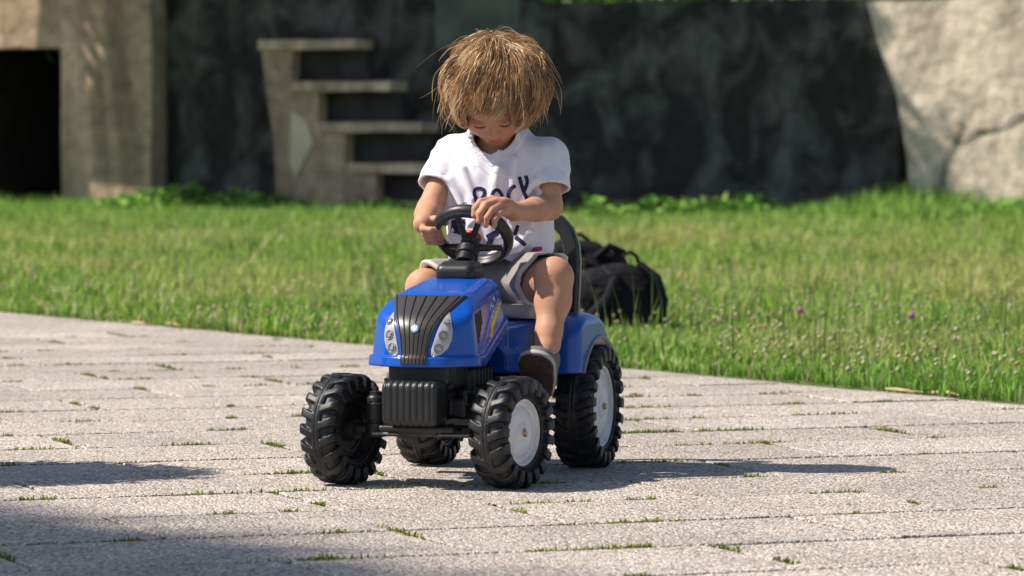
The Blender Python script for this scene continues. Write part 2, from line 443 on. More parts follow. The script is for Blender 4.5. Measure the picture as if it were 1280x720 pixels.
# lawn soil sheet next to the pavement
e0 = EDGE0 - ED * 30; e1 = EDGE1 + ED * 30
bm = bmesh.new()
q = [e0, e1, e1 + EN * 60, e0 + EN * 60]
bm.faces.new([bm.verts.new(wp(p.x, p.y, -0.004)) for p in q])
bmesh.ops.recalc_face_normals(bm, faces=bm.faces)
lawn = tag(bm_obj('lawn', bm, gm), kind='structure', label='rough lawn between pavement and wall')
# pavement: soil bed and slabs
bm = bmesh.new()
q = [e0, e1, e1 - EN * 30, e0 - EN * 30]
bm.faces.new([bm.verts.new(wp(p.x, p.y, -0.011)) for p in q]); bmesh.ops.recalc_face_normals(bm, faces=bm.faces)
pavement = tag(bm_obj('pavement', bm, M['joint']), kind='structure', label='pale slab pavement')
SA = math.radians(21); A2 = Vector((math.cos(SA), math.sin(SA))); B2 = Vector((A2.y, -A2.x))
SL, SW, GAP = 0.72, 0.40, 0.015
def slab_mesh(seed, clip=None, ox=0, oy=0):
    r = random.Random(seed)
    bm = bmesh.new(); n = 7
    hx, hy = (SL - GAP) / 2, (SW - GAP) / 2
    ring = []
    def side(p, q, k):
        return [(p[0] + (q[0] - p[0]) * i / k, p[1] + (q[1] - p[1]) * i / k) for i in range(k)]
    cs = [(-hx, -hy), (hx, -hy), (hx, hy), (-hx, hy)]
    for i in range(4): ring += side(cs[i], cs[(i + 1) % 4], 5 if i % 2 == 0 else 3)
    ring = [(x + r.uniform(-1, 1) * 0.0022, y + r.uniform(-1, 1) * 0.0022) for x, y in ring]
    bot = [bm.verts.new((x, y, -0.05)) for x, y in ring]
    mid = [bm.verts.new((x, y, -0.0022)) for x, y in ring]
    top = [bm.verts.new((x * 0.9955, y * 0.993, 0)) for x, y in ring]
    k = len(ring)
    for i in range(k):
        j = (i + 1) % k
        bm.faces.new((bot[i], bot[j], mid[j], mid[i])); bm.faces.new((mid[i], mid[j], top[j], top[i]))
    bm.faces.new(top)
    if clip is not None:
        co, no = clip
        bmesh.ops.bisect_plane(bm, geom=bm.verts[:] + bm.edges[:] + bm.faces[:], plane_co=co, plane_no=no, clear_outer=True)
        if len(bm.faces) == 0: bm.free(); return None
    me = bpy.data.meshes.new('slab'); bm.to_mesh(me); bm.free(); me.materials.append(M['slab']); return me
slab_vars = [slab_mesh(s) for s in range(5)]
slab_pts = []
nslab = 0
cand = []
for i in range(-40, 41):
    for j in range(-40, 41):
        off = (0.5 if j % 2 else 0.0) + 0.06 * math.sin(j * 2.1)
        c2 = Vector((0.12, 8.0)) + A2 * ((i + off) * SL) + B2 * (j * SW)
        if c2.y < 4.6 or c2.y > 18.5 or abs(c2.x) > 1.9 + 0.13 * c2.y + 0.4: continue
        d = lawn_side(c2.x, c2.y)
        if d > 0.5: continue
        cand.append((c2.length, c2, d))
cand.sort(key=lambda t: t[0])
for L, c2, d in cand[:298]:
    me = None
    if d > -0.5:
        # clip against the lawn edge in slab space
        no = Vector((EN.x * A2.x + EN.y * A2.y, EN.x * -B2.x + EN.y * -B2.y, 0)); co = no * (-d)
        me = slab_mesh(int(L * 1000), (co, no))
        if me is None: continue
    else: me = random.choice(slab_vars)
    o = bpy.data.objects.new('slab', me); COL.objects.link(o); o.parent = pavement
    o.location = wp(c2.x, c2.y, random.uniform(-0.0015, 0.0012)); o.rotation_euler = (random.uniform(-1, 1) * 0.002, random.uniform(-1, 1) * 0.002, SA)
    slab_pts.append(c2)

# blades generator ----------------------------------------------------
def blades(P, H, W, C, lean=0.5, seed=1, zbase=0.0):
    rg = np.random.default_rng(seed); n = len(P)
    th = rg.random(n) * 2 * PI; ld = rg.random(n) * 2 * PI; ln = (rg.random(n) ** 1.4) * lean
    dx, dy = np.cos(th) * W / 2, np.sin(th) * W / 2
    lx, ly = np.cos(ld) * ln * H, np.sin(ld) * ln * H
    x, y, z = P[:, 0], P[:, 1], P[:, 2] + zbase
    v = np.zeros((n, 5, 3), np.float32)
    v[:, 0] = np.stack([x - dx, y - dy, z], 1); v[:, 1] = np.stack([x + dx, y + dy, z], 1)
    mx, my, mz = x + lx * .35, y + ly * .35, z + H * .55
    v[:, 2] = np.stack([mx + dx * .8, my + dy * .8, mz], 1); v[:, 3] = np.stack([mx - dx * .8, my - dy * .8, mz], 1)
    v[:, 4] = np.stack([x + lx, y + ly, z + H * np.sqrt(np.maximum(1 - ln ** 2 * .6, .2))], 1)
    b = (np.arange(n) * 5)[:, None]
    F = np.concatenate([b + np.array([0, 1, 2]), b + np.array([0, 2, 3]), b + np.array([3, 2, 4])])
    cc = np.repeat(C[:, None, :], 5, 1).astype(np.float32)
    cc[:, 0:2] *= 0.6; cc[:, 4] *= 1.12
    return v.reshape(-1, 3), F, cc.reshape(-1, 3)

def mixc(cols, w, n, rg, jit=0.25):
    idx = rg.choice(len(cols), n, p=np.array(w) / sum(w)); c = np.array(cols)[idx]
    return c * (1 + (rg.random((n, 1)) - .5) * 2 * jit) * (1 + (rg.random((n, 3)) - .5) * 0.16)

# lawn grass
N = 420000
rg = np.random.default_rng(11)
Zr = 9.4 + 26.5 * rg.random(N) ** 1.05
Xr = (rg.random(N) - .5) * 2 * (0.126 * Zr + 0.9)
ok = ((Xr - EDGE0.x) * EN.x + (Zr - EDGE0.y) * EN.y) > -0.045 + 0.11 * (vnoise(Xr * 4, Zr * 3, 0) * .6 + vnoise(Xr * 15, Zr * 11, 4) * .6 + 1) * .5
Xr, Zr = Xr[ok], Zr[ok]; n = len(Xr)
de = (Xr - EDGE0.x) * EN.x + (Zr - EDGE0.y) * EN.y
patch = vnoise(Xr * .9 + 5, Zr * .55, 2.2); patch2 = vnoise(Xr * 2.7, Zr * 1.7, 9.1)
H = (0.028 + 0.042 * rg.random(n)) * (1 + 0.85 * patch2) * (1 + .5 * (rg.random(n) ** 6)) * (1 + np.clip((Zr - 12) / 40, 0, .6))
H *= np.clip(0.62 + de * 0.9, .62, 1)
W = 0.005 + 0.0035 * rg.random(n) + (Zr - 10) * 0.0004
C = mixc([(0.21, 0.38, 0.045), (0.33, 0.50, 0.08), (0.10, 0.23, 0.03), (0.50, 0.50, 0.18), (0.66, 0.56, 0.36)], [5, 4, 2.6, 2.0, 1.3], n, rg)
dry = np.clip((patch * 1.3 + (Zr - 17) * .05 - 0.1 + np.where(Xr > 0, .25, -.1)), 0, 1)[:, None]
far = np.clip((Zr - 27) / 5, 0, 1)[:, None]
cl_ = np.clip(vnoise(Xr * 1.1 + 9, Zr * .8, 6.6) * 1.6 + np.clip((14 - Zr) / 4, -.6, .8), 0, 1)[:, None]
C = C * (1 - cl_ * .55) + np.array([0.12, 0.30, 0.035]) * cl_ * .55
C = C * (1 - dry * .5 * (1 - far)) + np.array([0.58, 0.52, 0.2]) * dry * .5 * (1 - far)
C = C * (1 - far * .6) + np.array([0.24, 0.42, 0.08]) * far * .6
P = np.stack([Xr, Zr - 8, np.zeros(n)], 1)
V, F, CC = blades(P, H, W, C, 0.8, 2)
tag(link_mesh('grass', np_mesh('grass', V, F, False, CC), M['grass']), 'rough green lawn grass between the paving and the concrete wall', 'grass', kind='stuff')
# taller stalks with seed heads
n = 2600; Zr = 10 + 23 * rg.random(n) ** 1.3; Xr = (rg.random(n) - .5) * 2 * (0.126 * Zr + 0.5)
ok = ((Xr - EDGE0.x) * EN.x + (Zr - EDGE0.y) * EN.y) > 0.15; Xr, Zr = Xr[ok], Zr[ok]; n = len(Xr)
P = np.stack([Xr, Zr - 8, np.zeros(n)], 1); H = 0.1 + 0.2 * rg.random(n) ** 2
C = mixc([(0.42, 0.4, 0.2), (0.22, 0.32, 0.08), (0.13, 0.22, 0.04)], [2, 2, 2], n, rg)
V, F, CC = blades(P, H, np.full(n, 0.0045), C, 0.5, 4)
tag(link_mesh('seed_stalks', np_mesh('seed_stalks', V, F, False, CC), M['grass']), 'thin pale seed stalks standing up out of the lawn', 'grass stalks', kind='stuff')
# weeds along the wall
WA = math.radians(24); WD = Vector((math.cos(WA), -math.sin(WA))); WN = Vector((-math.sin(WA), -math.cos(WA)))  # wall run / outward normal in (X,Z)
def wall_x(u):                                      # distance along the wall for a bearing
    k = (u - 640) / 5090; return k * 34.7 / (WD.x + k * math.sin(WA))
def wall_pt(xw, out=0.0): p = Vector((0, 34.7)) + WD * xw + WN * out; return p
n = 26000; xw = (rg.random(n) - .5) * 11.5; out = 0.05 + rg.random(n) ** 1.2 * 1.9
Xr = xw * WD.x + out * WN.x; Zr = 34.7 + xw * WD.y + out * WN.y
clump = vnoise(xw * 1.1, out * .4, 5.5)
right = np.clip((xw + 0.3) / 2.0, 0, 1)
H = (0.09 + (0.2 * rg.random(n)) * np.maximum(0, .7 + .9 * clump)) * (0.6 + 0.25 * right) * np.clip(1.4 - out * .35, .5, 1.3)
C = mixc([(0.22, 0.40, 0.07), (0.34, 0.52, 0.11), (0.09, 0.2, 0.03)], [4, 3, 2.5], n, rg)
V, F, CC = blades(np.stack([Xr, Zr - 8, np.zeros(n)], 1), H, np.full(n, 0.022), C, 0.9, 5)
tag(link_mesh('weeds', np_mesh('weeds', V, F, False, CC), M['grass']), 'bright green weeds growing along the foot of the wall', 'weeds', kind='stuff')

# broad-leaved weeds in drifts at the wall foot
def weed_leaves():
    rg = np.random.default_rng(77); n = 15000
    xw = (rg.random(n) - .5) * 11.5; out = .05 + rg.random(n) * 1.3
    dens = vnoise(xw * 1.3 + 2, out * .5, 1.5) + .5 * vnoise(xw * 4, out * 2, 4.5) + np.where(xw > 0, .25, -.05)
    ok = dens > .05; xw, out, dens = xw[ok], out[ok], dens[ok]; n = len(xw)
    z = rg.random(n) * (.06 + .24 * np.clip(dens, 0, 1))
    p = np.stack([xw * WD.x + out * WN.x, 34.7 + xw * WD.y + out * WN.y - 8, z], 1)
    a = rg.normal(size=(n, 3)); a[:, 2] = np.abs(a[:, 2]) * .5; a /= np.linalg.norm(a, axis=1)[:, None]
    b = np.cross(a, rg.normal(size=(n, 3))); b /= np.linalg.norm(b, axis=1)[:, None]; sz = .045 * (.6 + .8 * rg.random((n, 1)))
    V = np.stack([p - a * sz, p + b * sz * .5, p + a * sz, p - b * sz * .5], 1).reshape(-1, 3)
    C = mixc([(0.2, 0.42, 0.06), (0.32, 0.52, 0.1), (0.09, 0.2, 0.03)], [3, 3, 2], n, rg, .3)
    tag(link_mesh('weed_leaves', np_mesh('weed_leaves', V, (np.arange(n) * 4)[:, None] + np.arange(4), False, np.repeat(C, 4, 0)), M['leaf']), 'broad-leaved bright green weeds in drifts along the wall foot', 'weeds', kind='stuff')
weed_leaves()

def clumps(name, pts, r, cols, w, label, cat, seed):
    rg = np.random.default_rng(seed); n = len(pts)
    t = (1 + 5 ** .5) / 2
    base = np.array([(1, 0, 0), (-1, 0, 0), (0, 1, 0), (0, -1, 0), (0, 0, 1), (0, 0, -1)], float)
    f = np.array([(0, 2, 4), (2, 1, 4), (1, 3, 4), (3, 0, 4), (2, 0, 5), (1, 2, 5), (3, 1, 5), (0, 3, 5)])
    C = mixc(cols, w, n, rg)
    V = (base[None] * (r * (.7 + .6 * rg.random((n, 1, 1)))) * (1 + .3 * (rg.random((n, 6, 1)) - .5)) + pts[:, None, :]).reshape(-1, 3)
    F = (f[None] + (np.arange(n) * 6)[:, None, None]).reshape(-1, 3)
    return tag(link_mesh(name, np_mesh(name, V, F, True, np.repeat(C, 6, 0)), M['flower']), label, cat, kind='stuff')
n = 2600; Zr = 10.2 + 9 * rg.random(n) ** 1.2; Xr = -2.2 + 4.8 * rg.random(n) ** .75
ok = (((Xr - EDGE0.x) * EN.x + (Zr - EDGE0.y) * EN.y) > 0.06) & (vnoise(Xr * 2, Zr, 3.3) > -.35 - .3 * Xr); Xr, Zr = Xr[ok], Zr[ok]
clumps('clover_flowers', np.stack([Xr, Zr - 8, 0.035 + .05 * rg.random(len(Xr))], 1), 0.0066,
       [(0.52, 0.47, 0.34), (0.45, 0.33, 0.2), (0.4, 0.42, 0.2)], [3, 1.6, 2], 'small off-white clover heads scattered through the lawn', 'clover', 6)
for (u, v, lab) in ((1000, 396, 'round mauve clover flower standing in the lawn, the brighter of two'), (1140, 403, 'round dull-pink clover flower low in the lawn, nearer the right edge')):
    Zd = 3298 / (v + 22 - 180); X = (u - 640) / 5090 * Zd
    st = empty('clover_flower', wp(X, Zd, 0), 0, lab, 'flower', 'pink clover flowers')
    tube('stalk', [(0, 0, 0), (0.004, 0, .04), (0.002, 0, .075)], 0.0015, mat('stalk_green', (0.12, 0.2, 0.05)), st, n=6)
    bm = bmesh.new(); bmesh.ops.create_icosphere(bm, subdivisions=3, radius=0.011)
    for vv in bm.verts: vv.co *= 1 + 0.18 * math.sin(vv.co.x * 1900) * math.sin(vv.co.y * 1700) ; vv.co.z += 0.082
    bm_obj('petals', bm, mat('clover_pink', (0.42, 0.1, 0.3), rough=0.8), st, True)

# moss and grass tufts in the joints
tp = []
for c2 in slab_pts:
    if c2.y > 14: continue
    for _ in range(5):
        if random.random() < 0.42: continue
        if random.random() < 0.72: p = c2 + A2 * random.uniform(-.5, .5) * SL + B2 * (SW / 2); d = A2; 
        else: p = c2 + A2 * (SL / 2) + B2 * random.uniform(-.5, .5) * SW; d = B2
        if lawn_side(p.x, p.y) > -0.05: continue
        L = random.choice([.008, .012, .018, .03, .05])
        for _k in range(int(30 + L * 1600)):
            q = p + d * random.gauss(0, L) + (B2 if d is A2 else A2) * random.gauss(0, .006); tp.append((q.x, q.y - 8, -0.007))
P = np.array(tp); n = len(P)
C = mixc([(0.2, 0.27, 0.03), (0.3, 0.36, 0.05), (0.13, 0.16, 0.03), (0.26, 0.22, 0.07)], [3, 2, 2, 1], n, rg)
V, F, CC = blades(P, 0.008 + 0.009 * rg.random(n), np.full(n, 0.005), C, 1.6, 8)
tag(link_mesh('joint_tufts', np_mesh('joint_tufts', V, F, False, CC), M['grass'], None), 'tiny green tufts growing in the joints of the paving', 'moss', kind='stuff')
# dry straw along the lawn edge
def straw(u0, v0, u1, v1, lab):
    pts = []
    for i in range(9):
        t = i / 8; u = u0 + (u1 - u0) * t; v = v0 + (v1 - v0) * t + 1.5 * math.sin(t * 7)
        Zd = 3298 / (v - 180); pts.append(wp((u - 640) / 5090 * Zd, Zd, 0.006 + 0.004 * math.sin(t * 9)))
    tag(tube('dry_stalk', pts, [0.004] * 8 + [0.001], M['straw'], None, n=6), lab, 'dry stalk', 'dry stalks at the lawn edge')
straw(165, 405, 225, 409, 'broken tan stalk lying at the lawn edge behind the left of the paving')
straw(1108, 489, 1200, 497, 'long curved tan stalk lying at the lawn edge near the right of the paving')

# ------------------------------------------------------------------ concrete wall (its own frame: x along, y = into the wall, z up)
def wall_root(name, **kw):
    return empty(name, wp(0, 34.7, 0), -WA, **kw)
wall = wall_root('concrete_wall', label='long weathered concrete wall at the far side of the lawn, its middle darkened by stain and painted shade', cat='wall')
def vz(v, u=640, out=0.0):
    p = wall_pt(wall_x(u), out); return CAM_H - (v - 180) / 5090 * p.y
def rough_prism(name, poly, y0, y1, mt, parent, bev=0.012, seed=0, wob=0.008):
    """poly in (x,z) along the wall, extruded from y0 (front) to y1 (back); edges subdivided and slightly uneven"""
    r = random.Random(seed); pts = []
    m = len(poly)
    for i in range(m):
        a, b = Vector(poly[i]), Vector(poly[(i + 1) % m]); k = max(1, int((b - a).length / 0.25))
        for j in range(k):
            p = a.lerp(b, j / k)
            if j: p += Vector((r.uniform(-1, 1), r.uniform(-1, 1))) * wob
            pts.append(p)
    bm = bmesh.new()
    ar = sum(pts[i].x * pts[(i + 1) % len(pts)].y - pts[(i + 1) % len(pts)].x * pts[i].y for i in range(len(pts)))
    if ar < 0: pts.reverse()
    fr = [bm.verts.new((p.x, y0 + bev, p.y)) for p in pts]; bk = [bm.verts.new((p.x, y1, p.y)) for p in pts]
    cx = sum(p.x for p in pts) / len(pts); cz = sum(p.y for p in pts) / len(pts)
    f = bm.faces.new(fr)
    for i in range(len(pts)):
        j = (i + 1) % len(pts); bm.faces.new((fr[j], fr[i], bk[i], bk[j]))
    bm.faces.new(list(reversed(bk)))
    q = bmesh.ops.inset_region(bm, faces=[f], thickness=bev, depth=bev)
    bmesh.ops.recalc_face_normals(bm, faces=bm.faces)
    bmesh.ops.triangulate(bm, faces=[x for x in bm.faces if len(x.verts) > 4])
    return bm_obj(name, bm, mt, parent)
X = wall_x
def rect(u0, u1, z0, z1): return [(X(u0), z0), (X(u1), z0), (X(u1), z1), (X(u0), z1)]
TOPM = 1.85
rough_prism('lintel', rect(-70, 80, vz(60, 40), 2.05), -0.02, 0.5, M['con_mid'], wall, seed=2)
rough_prism('pier', rect(80, 192, -0.2, 2.05), -0.06, 0.5, M['con_mid'], wall, seed=3)
rough_prism('pier', rect(-330, -70, -0.2, 2.05), -0.06, 0.5, M['con_mid'], wall, seed=4)
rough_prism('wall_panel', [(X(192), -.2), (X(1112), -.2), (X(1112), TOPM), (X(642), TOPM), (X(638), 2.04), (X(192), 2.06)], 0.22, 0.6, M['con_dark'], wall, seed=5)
rough_prism('sunlit_end_panel', [(X(1142), -0.2), (X(1600), -0.2), (X(1600), vz(0, 1280) + .15), (X(1150), vz(1, 1150)), (X(1082), vz(3, 1085)), (X(1098), vz(60, 1100)), (X(1120), vz(120, 1120)), (X(1133), vz(200, 1130))],
            0.0, 0.62, M['con_light'], wall, seed=6)  # sunlit part built as a panel, slanted edge along the shade boundary
# formwork joints and raised bands of the pale end
for pts in ([(1203, 150), (1192, 178), (1181, 196), (1178, 225), (1173, 262)], [(1192, 178), (1222, 163), (1250, 158), (1280, 142)]):
    tube('crack', [(X(u) , -.001, vz(v, u)) for u, v in pts], [.003, .008, .004, .007, .003][:len(pts)], M['con_black'], wall, n=6)
rough_prism('faded_patch', rect(532, 636, vz(60, 600), 2.03), 0.212, 0.3, M['paint'], wall, seed=7, wob=.02)
# dark room behind the opening
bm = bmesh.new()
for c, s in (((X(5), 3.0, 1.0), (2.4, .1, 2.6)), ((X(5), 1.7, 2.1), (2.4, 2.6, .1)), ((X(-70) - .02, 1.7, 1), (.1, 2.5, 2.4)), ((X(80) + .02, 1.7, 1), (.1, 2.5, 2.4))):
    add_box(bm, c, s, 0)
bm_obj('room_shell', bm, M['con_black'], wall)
# steps
st = wall_root('concrete_steps', label='crumbling concrete steps built against the stained, shade-darkened wall, dark gaps between pale treads', cat='steps')
zs = [vz(50, 400), vz(102, 440), vz(153, 490), vz(204, 520), vz(253, 560)]
lu = [330, 340, 344, 347, 350]
ru = [(370, 452), (404, 495), (438, 534), (475, 545), (512, 560)]
prof = [(X(332), zs[0]), (X(372), zs[0])]
for k in range(4):
    prof += [(X(ru[k][0]), zs[k + 1]), (X(ru[k + 1][0]), zs[k + 1])]
prof += [(X(ru[4][0]), -0.2), (X(352), -0.2), (X(349), vz(180, 350)), (X(338), vz(110, 340))]
rough_prism('stringer', prof, -0.1, 0.25, M['con_mid'], st, seed=21, bev=.01, wob=.012)
for k in range(5):
    z = zs[k]; u0, u1 = ru[k]
    rough_prism('tread', [(X(u0) - .25 if k else X(331), z - .085), (X(u1), z - .085), (X(u1), z), (X(u0) - .25 if k else X(331), z)], -0.13, 0.24, M['con_step'], st, seed=30 + k, bev=.008, wob=.006)
for k in range(4):
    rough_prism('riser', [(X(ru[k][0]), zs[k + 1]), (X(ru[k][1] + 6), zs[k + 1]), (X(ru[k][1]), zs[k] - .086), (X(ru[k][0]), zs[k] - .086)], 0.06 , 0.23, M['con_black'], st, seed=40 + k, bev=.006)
rough_prism('painted_sun_patch', [(X(368), vz(200, 370)), (X(376), vz(222, 376)), (X(398), vz(178, 398)), (X(388), vz(150, 388)), (X(371), vz(138, 371))], -0.108, -0.05, M['render'], st, seed=50, bev=.004, wob=.015)  # pale prism standing for a patch of sunlight

# ------------------------------------------------------------------ leafy things
def leaf_cloud(name, parent, blobs, n, size, cols, w, seed, mt=None):
    """n small leaves filling several uneven blobs ((cx,cy,cz),(rx,ry,rz))"""
    rg = np.random.default_rng(seed)
    vol = np.array([b[1][0] * b[1][1] * b[1][2] for b in blobs]) ** .67; pick = rg.choice(len(blobs), n, p=vol / vol.sum())
    cc = np.array([b[0] for b in blobs])[pick]; rr = np.array([b[1] for b in blobs])[pick]
    d = rg.normal(size=(n, 3)); d /= np.linalg.norm(d, axis=1)[:, None]
    rad = (0.55 + 0.45 * rg.random(n) ** .5) * (1 + 0.12 * rg.normal(size=n))
    p = cc + d * rr * rad[:, None]
    a = rg.normal(size=(n, 3)); a /= np.linalg.norm(a, axis=1)[:, None]
    b = np.cross(a, rg.normal(size=(n, 3))); b /= np.linalg.norm(b, axis=1)[:, None]
    s = size * (.6 + .8 * rg.random((n, 1)))
    V = np.stack([p - a * s, p + b * s * .45, p + a * s, p - b * s * .45], 1).reshape(-1, 3)
    F = (np.arange(n) * 4)[:, None] + np.array([0, 1, 2, 3])
    C = mixc(cols, w, n, rg, .3)
    return link_mesh(name, np_mesh(name, V, F, False, np.repeat(C, 4, 0)), mt or M['leaf'], parent)
GREENS = [(0.05, 0.13, 0.015), (0.09, 0.2, 0.025), (0.035, 0.08, 0.012)]
def tree(name, X0, Z0, blobs, trunk_r, n, size, label, seed):
    t = empty(name, wp(X0, Z0, 0), 0, label, 'tree', None)
    cz = min(b[0][2] for b in blobs)
    tube('trunk', [(0, 0, -.1), (.04, .02, cz * .4), (.1, 0, cz * .8), (.15, 0, cz + .8)], [trunk_r * 1.3, trunk_r, trunk_r * .8, trunk_r * .4], M['bark'], t, n=14)
    for i, b in enumerate(blobs):
        c = Vector(b[0]); tube('limb', [(.08, 0, cz * .7), Vector((c.x * .45, c.y * .5, cz * .95)), c], [trunk_r * .5, trunk_r * .3, trunk_r * .1], M['bark'], t, n=8)
    leaf_cloud('crown', t, blobs, n, size, GREENS, [3, 3, 2], seed)
    return t
# big tree left of the wall, whose crown shades the wall
rt = random.Random(5)
bl = []
for k_ in range(22):
    xr = .9 + 3.75 * k_ / 21; bl.append(((xr, -1.94 - .445 * (xr - 2.6) + rt.uniform(-.5, .5), rt.uniform(4.6, 6.2)), (rt.uniform(1.0, 1.4), rt.uniform(.9, 1.2), rt.uniform(.8, 1.1))))
tree('shade_tree', -6.4, 36.2, bl, .22, 42000, .13, 'large leafy tree beside the concrete wall, crown spread over the wall', 3)
# tree near the camera, whose shade falls over the near left corner of the paving
bl = []
for t_, off_ in ((-1.7, 1.45), (-1.0, 1.35), (-.3, 1.25), (.4, 1.2), (1.1, 1.2), (1.8, 1.2), (2.5, 1.2), (-1.0, 2.3), (.2, 2.3), (1.5, 2.3), (.8, 3.4)):
    sx_, sz_ = -.9 + .55 * t_ - .837 * off_, 7.17 - .835 * t_ - .547 * off_; hz_ = 15 + rt.uniform(-.5, .5)
    bl.append(((sx_ - .849 * hz_ + 14.5, sz_ - .0987 * hz_ - 3.6, hz_), (.95, .95, .9)))
tree('tall_tree', -14.5, 3.6, bl, .3, 80000, .1, 'very tall leafy tree standing left of the near end of the paving', 4)
# shrubs behind the wall
for i, (xw, h, w_) in enumerate(((-0.3, 2.3, .9), (1.0, 2.5, 1.0), (2.2, 2.2, .8), (3.3, 2.45, .9), (-1.6, 2.2, .9), (4.9, 2.4, 1.1), (-4.2, 2.6, 1.2))):
    p = wall_pt(xw, -1.6)
    s = empty('shrub', wp(p.x, p.y), 0, ['rounded green shrub behind the wall above the child', 'tallest green shrub behind the dark wall', 'low green shrub behind the dark wall, right of centre',
        'green shrub behind the wall where it turns pale', 'green shrub behind the wall above the steps', 'broad green shrub behind the pale end of the wall', 'broad green shrub behind the left pier'][i], 'shrub', 'shrubs behind the wall')
    tube('stem', [(0, 0, -.1), (0.03, 0, h * .6)], [.05, .02], M['bark'], s, n=8)
    leaf_cloud('foliage', s, [((0, 0, h * .55), (w_ * .8, .7, h * .5)), ((w_ * .3, .1, h * .75), (w_ * .5, .5, h * .3)), ((-w_ * .4, 0, h * .7), (w_ * .5, .5, h * .28))], 3500, .06, [(0.12, 0.3, 0.03), (0.18, 0.38, 0.04), (0.06, 0.15, 0.02)], [3, 2, 2], 60 + i)
# clipped ball bush in a pot, added unseen to cast the round shade
pot = empty('shade_bush', wp(-1.55, 7.93, 0.001), 0, 'round clipped bush in a clay pot, added unseen to cast a round shade', 'shadow caster')
lathe('pot', [(0, 0.0), (0, .13), (.28, .17), (.3, .185), (.33, .185), (.33, .165), (.29, .155), (.29, 0)], M['clay'], pot, axis='z', n=32)
tube('stem', [(0, 0, .27), (0.005, 0, .5)], .018, M['bark'], pot, n=8)
leaf_cloud('foliage', pot, [((0, 0, .62), (.29, .29, .3))], 9000, .022, GREENS, [3, 3, 2], 91)

# ================================================================== PEDAL TRACTOR (x to its left side, y backwards, z up; origin under the front axle)
TR = empty('pedal_tractor', (-0.159, -0.3, 0.0), math.radians(-17), 'blue pedal tractor with black grille and chunky black tyres, ridden by the child', 'pedal tractor')
TM = Matrix.Translation((-0.159, -0.3, 0)) @ Matrix.Rotation(math.radians(-17), 4, 'Z')
TMi = TM.inverted()
def sdf_obj(name, f, mt, parent, smooth=1, col=None):
    V, F = f.mesh(smooth); me = np_mesh(name, V, F, True, col(V) if col else None)
    return link_mesh(name, me, mt, parent)
def bvh_of(o):
    me = o.data; V = np.empty(len(me.vertices) * 3, np.float32); me.vertices.foreach_get('co', V)
    return BVHTree.FromPolygons([Vector(v) for v in V.reshape(-1, 3)], [tuple(p.vertices) for p in me.polygons])

# ---- hood
def hood_d(X, Y, Z, e=0.0):
    aX = np.sqrt(X * X + 1e-6)
    front = -(Y + 0.087 - 4.2 * X * X) * 0.97 + 0.16 * (Z - 0.24)
    upper = -0.54 * (Y + 0.066 - 3.2 * X * X) + 0.84 * (Z - 0.318)
    top = -0.14 * Y + 0.99 * (Z - 0.366) + 0.9 * X * X
    d = smax(smax(front, upper, 0.02), top, 0.012)
    sh = 0.76 * (aX - 0.062) + 0.65 * (Z - (0.377 + 0.1 * (Y - 0.05)))
    side = 0.99 * (aX - 0.099) + 0.12 * (Z - 0.25) + 0.04 * (Y - .1)
    corner = 0.72 * (aX - 0.083) - 0.69 * (Y + 0.048) + 0.1 * (Z - .25)
    d = smax(d, sh, 0.01); d = smax(d, smax(side, corner, 0.008), 0.006)
    back = Y - 0.212 + 0.12 * (Z - .3)
    return smax(d, back, 0.006) - e
def hood_bot(X, Y): return 0.2405 + np.maximum(0, Y - 0.02) * 0.33 + 0 * X
hf = Field((-.115, -.1, .215), (.115, .225, .41), .0022)
def hood_full(X, Y, Z):
    b = hood_bot(X, Y)
    d = smax(hood_d(X, Y, Z), b - Z, 0.003)
    lip = smax(hood_d(X, Y, Z, 0.0055), np.abs(Z - (b - 0.001)) - 0.010, 0.003)
    d = np.minimum(d, lip)
    # raised crease along the side and shallow vent recess
    aX = np.abs(X)
    ridge = np.abs((Z - .262) - (Y - .02) * .72) - .004
    d = smax(d, -smax(smax(hood_d(X, Y, Z, 0.001), ridge, .002), -hood_d(X, Y, Z, -0.0025), .001), 0.002)
    return d
hf.fn(hood_full)
hood = sdf_obj('hood', hf, M['blue'], TR, 1)
hb = bvh_of(hood)
def on_front(x, z, out=0.002, y0=-.3):
    h, nrm, _, _ = hb.ray_cast(Vector((x, y0, z)), Vector((0, 1, 0)))
    return (h + nrm * out, nrm) if h else (None, None)
def front_z_max(x):
    return 0.36
def patch_grid(name, rows, cols, fn, mt, parent, thick=0.003, both=True):
    """fn(i/rows, j/cols) -> point, normal ; makes a sheet with a skirt"""
    V = []; F = []
    for i in range(rows + 1):
        for j in range(cols + 1):
            p, nn = fn(i / rows, j / cols); V.append(p)
    n = cols + 1
    for i in range(rows):
        for j in range(cols): F.append((i * n + j, i * n + j + 1, (i + 1) * n + j + 1, (i + 1) * n + j))
    # skirt pushed inwards
    ring = [j for j in range(n)] + [i * n + cols for i in range(1, rows + 1)] + [rows * n + j for j in range(cols - 1, -1, -1)] + [i * n for i in range(rows - 1, 0, -1)]
    base = len(V)
    for r_ in ring:
        p, nn = fn((r_ // n) / rows, (r_ % n) / cols); V.append(V[r_] - nn * (thick + .004))
    m = len(ring)
    for k in range(m): F.append((ring[k], base + k, base + (k + 1) % m, ring[(k + 1) % m]))
    me = py_mesh(name, V, F, True); bm = bmesh.new(); bm.from_mesh(me); bmesh.ops.recalc_face_normals(bm, faces=bm.faces); bm.to_mesh(me); bm.free()
    return link_mesh(name, me, mt, parent)
GW = [(0.236, .0245), (0.262, .0265), (0.287, .031), (0.305, .038), (0.322, .048), (0.338, .059), (0.350, .067), (0.3585, .072)]
def gwid(z): return float(np.interp(z, [g[0] for g in GW], [g[1] for g in GW]))
